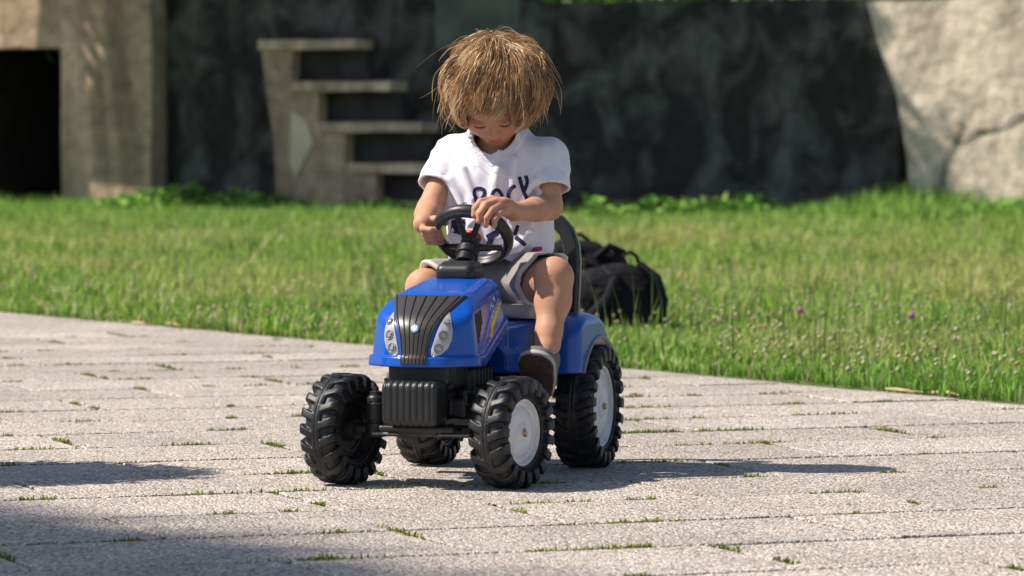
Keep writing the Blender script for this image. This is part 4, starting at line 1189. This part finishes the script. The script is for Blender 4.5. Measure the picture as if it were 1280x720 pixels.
# ---- shirt: thin shell with folds
T = .0062
f = Field((-.2, .27, .395), (.205, .56, .70), .0022)
f.ell((.008, .438, .590), (.104, .075, .085), .03); f.ell((.008, .438, .470), (.107, .084, .13), .05)
f.cap(shL + Vector((.012, 0, -.002)), shR + Vector((-.014, 0, -.004)), .036, .036, .03)
f.cap((.012, .43, .64), (.013, .415, .672), .05, .046, .02)
def folds(X, Y, Z):
    w1 = vnoise(X * 22 + 1.5 * vnoise(X * 9, Y * 9, Z * 6), Y * 14, Z * 9 + X * 6)
    w2 = vnoise(X * 55 + Z * 18, Y * 40, Z * 30 - X * 20)
    lowb = np.clip((.50 - Z) / .07, 0, 1); w3 = vnoise(X * 26 - Z * 14 + 7, Y * 26, Z * 40)
    rg_ = (1 - np.abs(vnoise(X * 13 + Z * 9 + 4, Y * 10, Z * 7 - X * 8 + 2))) ** 6
    return -.0055 * rg_ + .012 * np.abs(w1) + .0026 * w2 + .0060 * lowb * np.abs(w3)
sl, X_, Y_, Z_ = f.grid(); f.f = (f.f + folds(X_, Y_, Z_) - .006).astype(np.float32)
for a_, b_, r_ in (((-.075, .368, .575), (-.03, .352, .49), .0075), ((-.088, .385, .56), (-.070, .366, .47), .0075), ((-.045, .358, .60), (-.02, .351, .54), .006), ((.100, .372, .575), (.055, .352, .50), .007), ((.108, .385, .55), (.085, .366, .475), .007),
                   ((-.075, .368, .46), (-.035, .356, .425), .008), ((.095, .374, .47), (.045, .356, .435), .008), ((.07, .363, .445), (.01, .353, .43), .007), ((.03, .352, .60), (.02, .350, .53), .006), ((.062, .36, .62), (.058, .354, .55), .006), ((-.02, .353, .47), (-.04, .356, .43), .007)):
    f.cap(a_, b_, r_, .003, .016)
ft = np.maximum(f.f, -(f.f + T))
neck = cone_d(X_, Y_, Z_, np.array((.013, .410, .640)), np.array((.012, .372, .72)), .0445, .06)
ft = smax(ft, -neck, .002)
hem = .412 + .006 * np.sin(X_ * 60) + .004 * np.sin(Y_ * 90)
ft = smax(ft, hem - Z_, .002)
collar = np.maximum(np.abs(neck - .003) - .0065, np.maximum(f.f - .0030, -(f.f + T + .001)))
ft = smin(ft, collar, .001)
torso_outer = f.f.copy()
for sh, el, cuf, ra, rb, sgn in ((shL, elL, .60, .0395, .0410, -1), (shR, elR, .64, .0395, .0395, 1)):
    d_ = np.array(el - sh); L = np.linalg.norm(d_); dn = d_ / L
    off = np.array((sgn * .006, .0, -.0)); 
    a = np.array(sh) + off * .2; b = np.array(sh) + d_ * 1.1 + off
    s0 = cone_d(X_, Y_, Z_, a, b, ra, rb)
    tt = ((X_ - a[0]) * dn[0] + (Y_ - a[1]) * dn[1] + (Z_ - a[2]) * dn[2])
    s0 = s0 + .0075 * np.abs(vnoise(X_ * 24 + 3, Y_ * 24, Z_ * 24 + X_ * 20)) - .001 + .0015 * vnoise(X_ * 60, Y_ * 60, Z_ * 60) - .002
    hemr = np.where(np.abs(tt - (L * cuf - .010)) < .0012, .0012, 0)
    s1 = np.maximum(s0 + hemr, -(s0 + T))
    s1 = smax(s1, tt - L * cuf, .0015)
    s1 = smax(s1, -(torso_outer + .010), .002)      # nothing inside the torso
    ft = smin(ft, s1, .010)
f.f = ft.astype(np.float32)
shirt = sdf_obj('shirt', f, M['shirt'], KID, 1)
sb = bvh_of(shirt)

# ---- shorts
f = Field((-.2, .26, .295), (.215, .57, .46), .0024)
f.ell((.004, .468, .378), (.104, .085, .060), .02)
kr = hipR.lerp(kneeR, .84) + Vector((-.002, 0, .006)); kl = hipL.lerp(kneeL, .84) + Vector((.002, 0, .006))
f.cap(hipR, kr, .062, .050, .02); f.cap(hipL, kl, .062, .050, .02)
sl, X_, Y_, Z_ = f.grid()
f.f = (f.f + .009 * np.abs(vnoise(X_ * 26 + Z_ * 10, Y_ * 26, Z_ * 20)) - .002).astype(np.float32)
ft = np.maximum(f.f, -(f.f + .0065))
HEMS = []
for s, T1, B1, nn in ((1, (.168, .322, .436), (.040, .318, .335), (.55, -.62, -.56)), (-1, (-.130, .325, .42), (-.03, .32, .33), (-.55, -.62, -.56))):
    u_ = (Vector(T1) - Vector(B1)).normalized(); n_ = Vector(nn); n_ = (n_ - u_ * n_.dot(u_)).normalized(); HEMS.append((np.array(B1), np.array(n_), s))
    pl = (X_ - B1[0]) * n_.x + (Y_ - B1[1]) * n_.y + (Z_ - B1[2]) * n_.z
    sidec = -s * X_
    pl = np.where(s * X_ > 0.0, pl, -1)
    band = np.maximum(np.abs(pl + .004) - .004, np.maximum(f.f - .003, -(f.f + .006)))
    ft = smax(ft, pl, .002); ft = np.minimum(ft, np.where(s * X_ > .0, band, 1))
ft = smax(ft, Z_ - .435 - 0 * X_, .002)
f.f = ft.astype(np.float32)
def shorts_col(V):
    C = np.tile(np.array([.30, .275, .25]), (len(V), 1))
    for B1, n_, s in HEMS:
        pl = (V - B1) @ n_; m = (s * V[:, 0] > 0) & (pl > -.010); C[m] = (.66, .62, .57)
        m2 = (s * V[:, 0] > 0) & (pl > -.0125) & (pl <= -.010); C[m2] = (.22, .2, .18)
    return C * (1 + .03 * vnoise(V[:, 0] * 500, V[:, 1] * 120, V[:, 2] * 500))[:, None]
sdf_obj('shorts', f, M['shorts'], KID, 1, shorts_col)

# ---- shoes
for an, heel, toe in ((ankR, Vector((.157, .222, .158)), Vector((.172, .140, .246))), (ankL, Vector((-.118, .295, .172)), Vector((-.118, .18, .188)))):
    D = (toe - heel).normalized(); Sx = Vector((1, 0, 0)); Sx = (Sx - D * Sx.dot(D)).normalized(); Nn = Sx.cross(D)
    if Nn.z < 0: Nn = -Nn
    MM = [tuple(Sx), tuple(D), tuple(Nn)]; mid = (heel + toe) / 2; L = (toe - heel).length
    lo = [min(heel[i], toe[i], an[i]) - .06 for i in range(3)]; hi = [max(heel[i], toe[i], an[i]) + .06 for i in range(3)]
    def loc(X, Y, Z):
        q = [(X - mid.x) * m[0] + (Y - mid.y) * m[1] + (Z - mid.z) * m[2] for m in MM]; return q
    def slab_(X, Y, Z, n0, n1, e):
        q = loc(X, Y, Z); t = np.clip(q[1] / L, -.5, .5)
        hw = .0335 + .004 * t * 2 - .006 * np.clip(-t * 2, 0, 1)
        cy = np.clip(q[1], -L / 2 + .026, L / 2 - .026)
        dd = np.sqrt(q[0] ** 2 + (q[1] - cy) ** 2 * 1.0) - hw - e
        return smax(dd, np.maximum(n0 - q[2], q[2] - n1), .003)
    fs = Field(lo, hi, .002); fs.fn(lambda X, Y, Z: slab_(X, Y, Z, -.012, -.004, -.0012) + .0009 * (np.sin(loc(X, Y, Z)[1] * 900) * np.sin(loc(X, Y, Z)[0] * 700) > 0)); sole = sdf_obj('sole', fs, M['sole'], None, 1)
    fs = Field(lo, hi, .002); fs.fn(lambda X, Y, Z: slab_(X, Y, Z, -.0085, .002, .0012)); band = sdf_obj('sole_band', fs, M['seat'], None, 1)
    fs = Field(lo, hi, .0022); fs.fn(lambda X, Y, Z: slab_(X, Y, Z, -.002, .016, -.003))
    fs.ell(toe - D * .034 + Nn * .014, (.030, .034, .020), .01, M=MM); fs.ell(mid - D * .01 + Nn * .018, (.027, .045, .024), .012, M=MM)
    fs.cap(heel + D * .03 + Nn * .018, an + Vector((0, .0, -.026)), .027, .025, .012)
    up = sdf_obj('shoe', fs, M['shoe'], KID, 1)
    sole.parent = up; band.parent = up

# ---- print on the shirt: strokes laid on the cloth
CAMW = Vector((0, -8, CAM_H))
def pix_ray(u, v):
    a = math.radians(2.0253); dx = (u - 640) / 5090; dv = -(v - 360) / 5090
    d = Vector((dx, math.cos(a) + dv * math.sin(a), -math.sin(a) + dv * math.cos(a))).normalized()
    return TMi @ CAMW, (TMi.to_3x3() @ d).normalized()
def on_shirt(u, v, bv=None):
    o, d = pix_ray(u, v); h, n, _, _ = (bv or sb).ray_cast(o, d); return (h, n) if h else (None, None)
def stroke(name, pts, w, mt, parent, sc=1, org=(0, 0), closed=False, lift=.0009, bv=None):
    P = []
    pts = [((p[0]) / sc + org[0], p[1] / sc + org[1]) for p in pts]
    if closed: pts.append(pts[0])
    fine = []
    for i in range(len(pts) - 1):
        p0 = pts[max(i - 1, 0)]; p1 = pts[i]; p2 = pts[i + 1]; p3 = pts[min(i + 2, len(pts) - 1)]
        for j in range(5):
            t = j / 5
            fine.append(tuple(.5 * ((2 * p1[k]) + (-p0[k] + p2[k]) * t + (2 * p0[k] - 5 * p1[k] + 4 * p2[k] - p3[k]) * t * t + (-p0[k] + 3 * p1[k] - 3 * p2[k] + p3[k]) * t ** 3) for k in (0, 1)))
    fine.append(pts[-1])
    V = []; F = []
    for i, (u, v) in enumerate(fine):
        a = fine[max(i - 1, 0)]; b = fine[min(i + 1, len(fine) - 1)]; t = Vector((b[0] - a[0], b[1] - a[1]))
        if t.length < 1e-6: t = Vector((1, 0))
        t.normalize(); nx, ny = -t.y, t.x
        e = w * 1.2 * (1 if 0 < i < len(fine) - 1 else .6)
        for s_ in (-1, -.33, .33, 1):
            h, n = on_shirt(u + nx * e * s_, v + ny * e * s_, bv)
            if h is None: h, n = on_shirt(u, v, bv)
            if h is None: return None
            V.append(h + n * lift)
    for i in range(len(fine) - 1):
        for j in range(3): F.append((i * 4 + j, i * 4 + j + 1, (i + 1) * 4 + j + 1, (i + 1) * 4 + j))
    return link_mesh(name, py_mesh(name, V, F, True), mt, parent)
Z4 = dict(sc=5.54, org=(570, 200))
for pts, w in (([(150, 335), (140, 275), (127, 235), (134, 205), (165, 197), (196, 210), (195, 245), (172, 275), (160, 300), (152, 330), (160, 370)], 1.9),
               ([(258, 330), (252, 270), (258, 225), (285, 207), (312, 235), (325, 280), (318, 330), (285, 350)], 1.8),
               ([(412, 180), (385, 195), (366, 235), (364, 280), (378, 315), (400, 320)], 2.0),
               ([(437, 115), (455, 180), (478, 240), (500, 285)], 2.0), ([(482, 108), (494, 150), (482, 195), (470, 215)], 1.9)):
    stroke('printed_letter', pts, w, M['ink'], shirt, **Z4)
# small script line, then the dark picture print under the word
for k, pts in enumerate(([(500, 200), (506, 222), (516, 216)], [(528, 196), (534, 214)], [(545, 190), (556, 208), (562, 184)], [(574, 182), (580, 200), (590, 194)], [(577, 191), (586, 187)])):
    stroke('printed_letter', pts, .35, M['ink'], shirt, sc=8, org=(510, 230))
for pts, w in (([(428, 452), (420, 480), (405, 520)], 2.0), ([(410, 535), (440, 555), (480, 590)], 2.2), ([(215, 540), (250, 520), (292, 497)], 3.2), ([(250, 520), (240, 560), (225, 595)], 3.0), ([(330, 470), (350, 520)], 2.4)):
    stroke('printed_star', pts, w, M['ink'], shirt, **Z4)
stroke('printed_star', [(500, 350), (505, 420), (490, 500)], 7.5, M['ink'], shirt, sc=8, org=(510, 230))
stroke('hem_tag', [(530, 620), (595, 612)], 2.2, M['pink'], shirt, lift=.0012, **Z4)

# ---- hair: several hundred locks combed out from the crown and falling under their own weight
def build_hair():
    rg = np.random.default_rng(21)
    Rm = np.array([HA, HF, HU]); cen = np.array(hp(0, -.010, .016)); rad = np.array((.0725, .0865, .0785))
    W = np.array((.12, -.62, .78)); W /= np.linalg.norm(W)
    NL = 640; per = 44
    roots = []
    while len(roots) < NL:
        n = rg.normal(size=3); n /= np.linalg.norm(n)
        a, f_, u = n
        if f_ > .25 and u < .40 - .1 * abs(a): continue
        if abs(a) > .55 and -.1 < f_ <= .5 and u < -.05: continue
        if u < -.62: continue
        if f_ > .0 and u < .0: continue
        roots.append(n)
    for k in range(70):
        n = W + rg.normal(size=3) * .22; roots[-1 - k] = n / np.linalg.norm(n)
    roots = np.array(roots)
    g = Rm @ np.array((0, 0, -1.0))               # gravity in head frame
    ntot = NL * per; lock = np.repeat(np.arange(NL), per)
    n0 = roots[lock] + rg.normal(size=(ntot, 3)) * .10; n0 /= np.linalg.norm(n0, axis=1)[:, None]
    lam = rg.random(NL) ** .9
    side = np.clip(np.abs(roots[:, 0]) * 1.3, 0, 1)
    L = (.088 + .05 * rg.random(NL)) * (1 + .15 * side)
    front = (roots[:, 1] > .1) & (np.abs(roots[:, 0]) < .6)
    vol = (.06 + .25 * lam * (.5 + .75 * side)) * (1 + .5 * vnoise(roots[:, 0] * 2.3, roots[:, 1] * 2.3, roots[:, 2] * 2.3))
    vol *= np.where(roots[:, 0] < 0, .78, 1.0)
    wild = rg.random(NL) < .05; vol[wild] += .15 * rg.random(wild.sum())
    topright = (roots[:, 0] > .35) & (roots[:, 2] > .2) & (rg.random(NL) < .4); vol[topright] += .16
    sm = lambda o: np.stack([vnoise(roots[:, 0] * 2.2 + o + 7 * k, roots[:, 1] * 2.2 + o, roots[:, 2] * 2.2 - o) for k in range(3)], 1)
    curl_ax = sm(11.3) * 2.6 + rg.normal(size=(NL, 3)) * .45; curl_ax /= np.linalg.norm(curl_ax, axis=1)[:, None]
    curl_ph = 3 * sm(4.1)[:, 0] + rg.random(NL) * 1.6; curl_amp = .35 + .6 * rg.random(NL)
    sweep = np.zeros((NL, 3)); sweep[:, 0] = np.where(roots[:, 0] > -.1, .25, -.35) * (.3 + rg.random(NL)); sweep += sm(23.7) * 1.0 + rg.normal(size=(NL, 3)) * .14
    NS = 14; P = np.zeros((NS, ntot, 3)); p = n0 * rad; P[0] = p
    d = None; ds = (L[lock] * (.86 + .26 * rg.random(ntot)) / (NS - 1))[:, None]
    for i in range(1, NS):
        n = p / rad; n /= np.linalg.norm(n, axis=1)[:, None]
        away = -(W[None] - n * (n @ W)[:, None]); al = np.linalg.norm(away, axis=1)[:, None]; away = away / np.maximum(al, .05); away = away + np.cross(W[None], n) * .45
        if d is None: d = n * .75 + away * .55 + sweep[lock] * .3
        t = i / (NS - 1)
        c = curl_ax[lock] * (np.sin(t * 5.2 + curl_ph[lock]) * curl_amp[lock])[:, None]
        hang = .06 + .62 * t ** 1.5
        tgt = away * (1.0 - .55 * t) + g[None] * hang + c * .75 + sweep[lock] * .35
        d = d * .62 + tgt * .38 + 0; d /= np.linalg.norm(d, axis=1)[:, None]
        p = p + d * ds
        q = np.linalg.norm(p / rad, axis=1)
        want = 1.02 + vol[lock] * min(1, t * 2.4) ** .8 * (1 - .5 * max(0, (t - .5) / .5))
        scale = np.where(q < want, 1 + (want / q - 1) * .55, np.where(q > want + .04, 1 - (1 - (want + .04) / q) * .5, 1))
        p = p * scale[:, None]
        q = np.linalg.norm(p / rad, axis=1); p = p * np.where(q < 1.03, 1.03 / q, 1)[:, None]
        P[i] = p
    # stray single hairs drift off the mass
    fly = rg.random(ntot) < .02
    drift = rg.normal(size=(ntot, 3)) * .022; drift += n0 * .010
    P[:, fly] += (np.linspace(0, 1, NS)[:, None, None] ** 1.6) * drift[None, fly]
    keep = fly.reshape(1, NL, per, 1)
    # strands gather towards the middle of their lock
    Pl = P.reshape(NS, NL, per, 3); mid = Pl.mean(2, keepdims=True)
    tt = (np.linspace(0, 1, NS) ** 1.0)[:, None, None, None]
    Pl = Pl + np.where(keep, 0, 1) * (mid - Pl) * tt * .62 * np.clip(rg.random((1, NL, per, 1)) * 1.7, .2, 1)
    P = Pl.reshape(NS, ntot, 3)
    Wd = (P @ Rm) + cen                               # tractor frame
    # fringe stops above the eyes; nothing hangs in front of the face
    A_ = P[:, :, 0]; Fv = P[:, :, 1]
    rl_ = rg.random(NL)[lock][None]; rl2 = rg.random(ntot)[None]
    lim = np.where((A_ > -.050) & (A_ < .042) & (Fv > .0), .690 + .042 * rl_ ** 1.2 + .014 * rl2 + .12 * np.clip(.0 - A_, -.02, .05) , .660 + .035 * rl_)
    limb = np.where(Fv > .0, lim, .652 + .03 * rl_)
    dead = np.cumsum(Wd[:, :, 2] < limb, axis=0) > 0
    alive = (~dead).sum(0)
    idx = np.minimum(np.arange(NS)[:, None] / (NS - 1) * (np.maximum(alive, 3) - 1)[None], NS - 1)
    i0 = np.floor(idx).astype(int); i1 = np.minimum(i0 + 1, NS - 1); fr = (idx - i0)[:, :, None]
    ar = np.arange(ntot)[None]
    Wd = Wd[i0, ar] * (1 - fr) + Wd[i1, ar] * fr
    r0 = .00062 * (.6 + .8 * rg.random(ntot))
    prof = np.sin(np.clip(np.linspace(.25, 1.0, NS), 0, 1) * PI) ** .6 * .9 + .12
    prof[0] = .8
    T_ = np.gradient(Wd, axis=0); T_ /= np.linalg.norm(T_, axis=2)[:, :, None] + 1e-9
    ref = rg.normal(size=(1, ntot, 3)); Uu = np.cross(T_, ref); Uu /= np.linalg.norm(Uu, axis=2)[:, :, None] + 1e-9; Vv = np.cross(T_, Uu)
    ofs = Uu * (r0[None, :] * prof[:, None])[:, :, None]
    V = np.stack([Wd - ofs, Wd + ofs], 2).transpose(1, 0, 2, 3).reshape(-1, 3)
    b = (np.arange(ntot) * NS * 2)[:, None, None]; s_ = (np.arange(NS - 1) * 2)[None, :, None]
    F = (b + s_ + np.array([0, 1, 3, 2])[None, None]).reshape(-1, 4)
    cl = np.array([(.46, .28, .14), (.68, .45, .24), (.90, .66, .42), (.24, .135, .07)]); pk = rg.choice(4, NL, p=[.36, .32, .17, .15])
    cs = cl[pk][lock] * (.8 + .45 * rg.random((ntot, 1)))
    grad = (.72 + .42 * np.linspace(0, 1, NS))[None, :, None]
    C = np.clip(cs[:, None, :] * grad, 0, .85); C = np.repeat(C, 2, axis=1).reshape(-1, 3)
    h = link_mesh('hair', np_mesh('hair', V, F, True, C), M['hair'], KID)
    ff = Field(np.array(cen) - .12, np.array(cen) + .12, .003)
    ff.ell(cen, tuple(rad + .006), M=HM)
    ff.ell(hp(0, .085, -.055), (.062, .075, .085), .01, 'sub', M=HM); ff.ell(hp(0, .03, -.105), (.09, .09, .055), .01, 'sub', M=HM)
    sdf_obj('hair_base', ff, mat('hair_base', (.16, .095, .04), rough=.7, base2=(.24, .15, .065), var_scale=90), h, 1)
build_hair()

# ================================================================== BAGS ON THE LAWN
def bag_at(u, v, Zd): return wp((u - 640) / 5090 * Zd, Zd, 0)
pos = bag_at(759, 395, 14.1)
bp = empty('backpack', pos, math.radians(12), 'bulging black backpack lying on the lawn behind the tractor, its rounded end to the right', 'backpack')
f = Field((-.22, -.18, -.03), (.24, .2, .30), .005)
f.ell((.05, 0, .11), (.135, .13, .13), .03); f.fn(lambda X, Y, Z: rbox_d(X, Y, Z, (.02, 0, .10), (.27, .23, .2), .07), .04); f.ell((-.08, .0, .10), (.11, .12, .11), .04)
sl, X_, Y_, Z_ = f.grid(); f.f = (f.f + .010 * np.abs(vnoise(X_ * 11 + Z_ * 6, Y_ * 9, Z_ * 10)) + .003 * vnoise(X_ * 40, Y_ * 40, Z_ * 40)).astype(np.float32)
sdf_obj('bag_body', f, M['bag'], bp)
f = Field((-.12, -.19, .0), (.14, -.05, .2), .004)
f.fn(lambda X, Y, Z: rbox_d(X, Y, Z, (.02, -.115, .09), (.19, .05, .13), .022)); sl, X_, Y_, Z_ = f.grid(); f.f = (f.f + .004 * np.abs(vnoise(X_ * 25, Y_ * 20, Z_ * 25))).astype(np.float32)
sdf_obj('front_pocket', f, M['bag'], bp)
tube('shoulder_strap', [(.10, -.06, .235), (.155, -.10, .19), (.175, -.12, .11), (.165, -.12, .03)], .011, M['bag2'], bp, flat=(1, 2))
tube('shoulder_strap', [(-.02, -.06, .222), (.0, -.135, .19), (-.03, -.148, .12), (-.10, -.14, .05)], .010, M['bag2'], bp, flat=(1, 2))
tube('carry_handle', [(.06, -.02, .235), (.05, -.03, .262), (.075, -.03, .275), (.10, -.02, .26), (.11, -.01, .235)], .007, M['bag2'], bp)
tube('zip', [(-.10, -.1, .17), (-.02, -.135, .2), (.06, -.128, .207), (.14, -.09, .18)], .0035, M['bag2'], bp, n=8)
pos = bag_at(730, 372, 14.8)
b2 = empty('camera_bag', pos, math.radians(-10), 'small black bag with loose straps and a buckle, lying behind the backpack', 'bag')
f = Field((-.2, -.14, -.02), (.2, .14, .34), .005)
f.fn(lambda X, Y, Z: rbox_d(X, Y, Z, (-.02, 0, .14), (.25, .17, .26), .06)); f.ell((-.03, .0, .27), (.10, .08, .035), .03); f.ell((.09, 0, .22), (.05, .05, .04), .03)
sl, X_, Y_, Z_ = f.grid(); f.f = (f.f + .008 * np.abs(vnoise(X_ * 14, Y_ * 12, Z_ * 13))).astype(np.float32)
sdf_obj('bag_body', f, M['bag'], b2)
tube('strap', [(.06, -.07, .24), (.11, -.09, .28), (.145, -.07, .26), (.13, -.08, .2), (.08, -.1, .19)], .014, M['bag2'], b2, flat=(1, 1.6))
tube('strap', [(-.08, -.08, .27), (-.02, -.095, .235), (.05, -.09, .215), (.10, -.09, .17)], .010, M['bag2'], b2, flat=(1, 1.8))
box_obj('buckle', (-.0, -.1, .222), (.035, .014, .022), M['buckle'], b2, .004)
tube('top_handle', [(-.09, 0, .29), (-.07, -.01, .315), (-.01, -.01, .32), (.02, 0, .295)], .008, M['bag2'], b2)
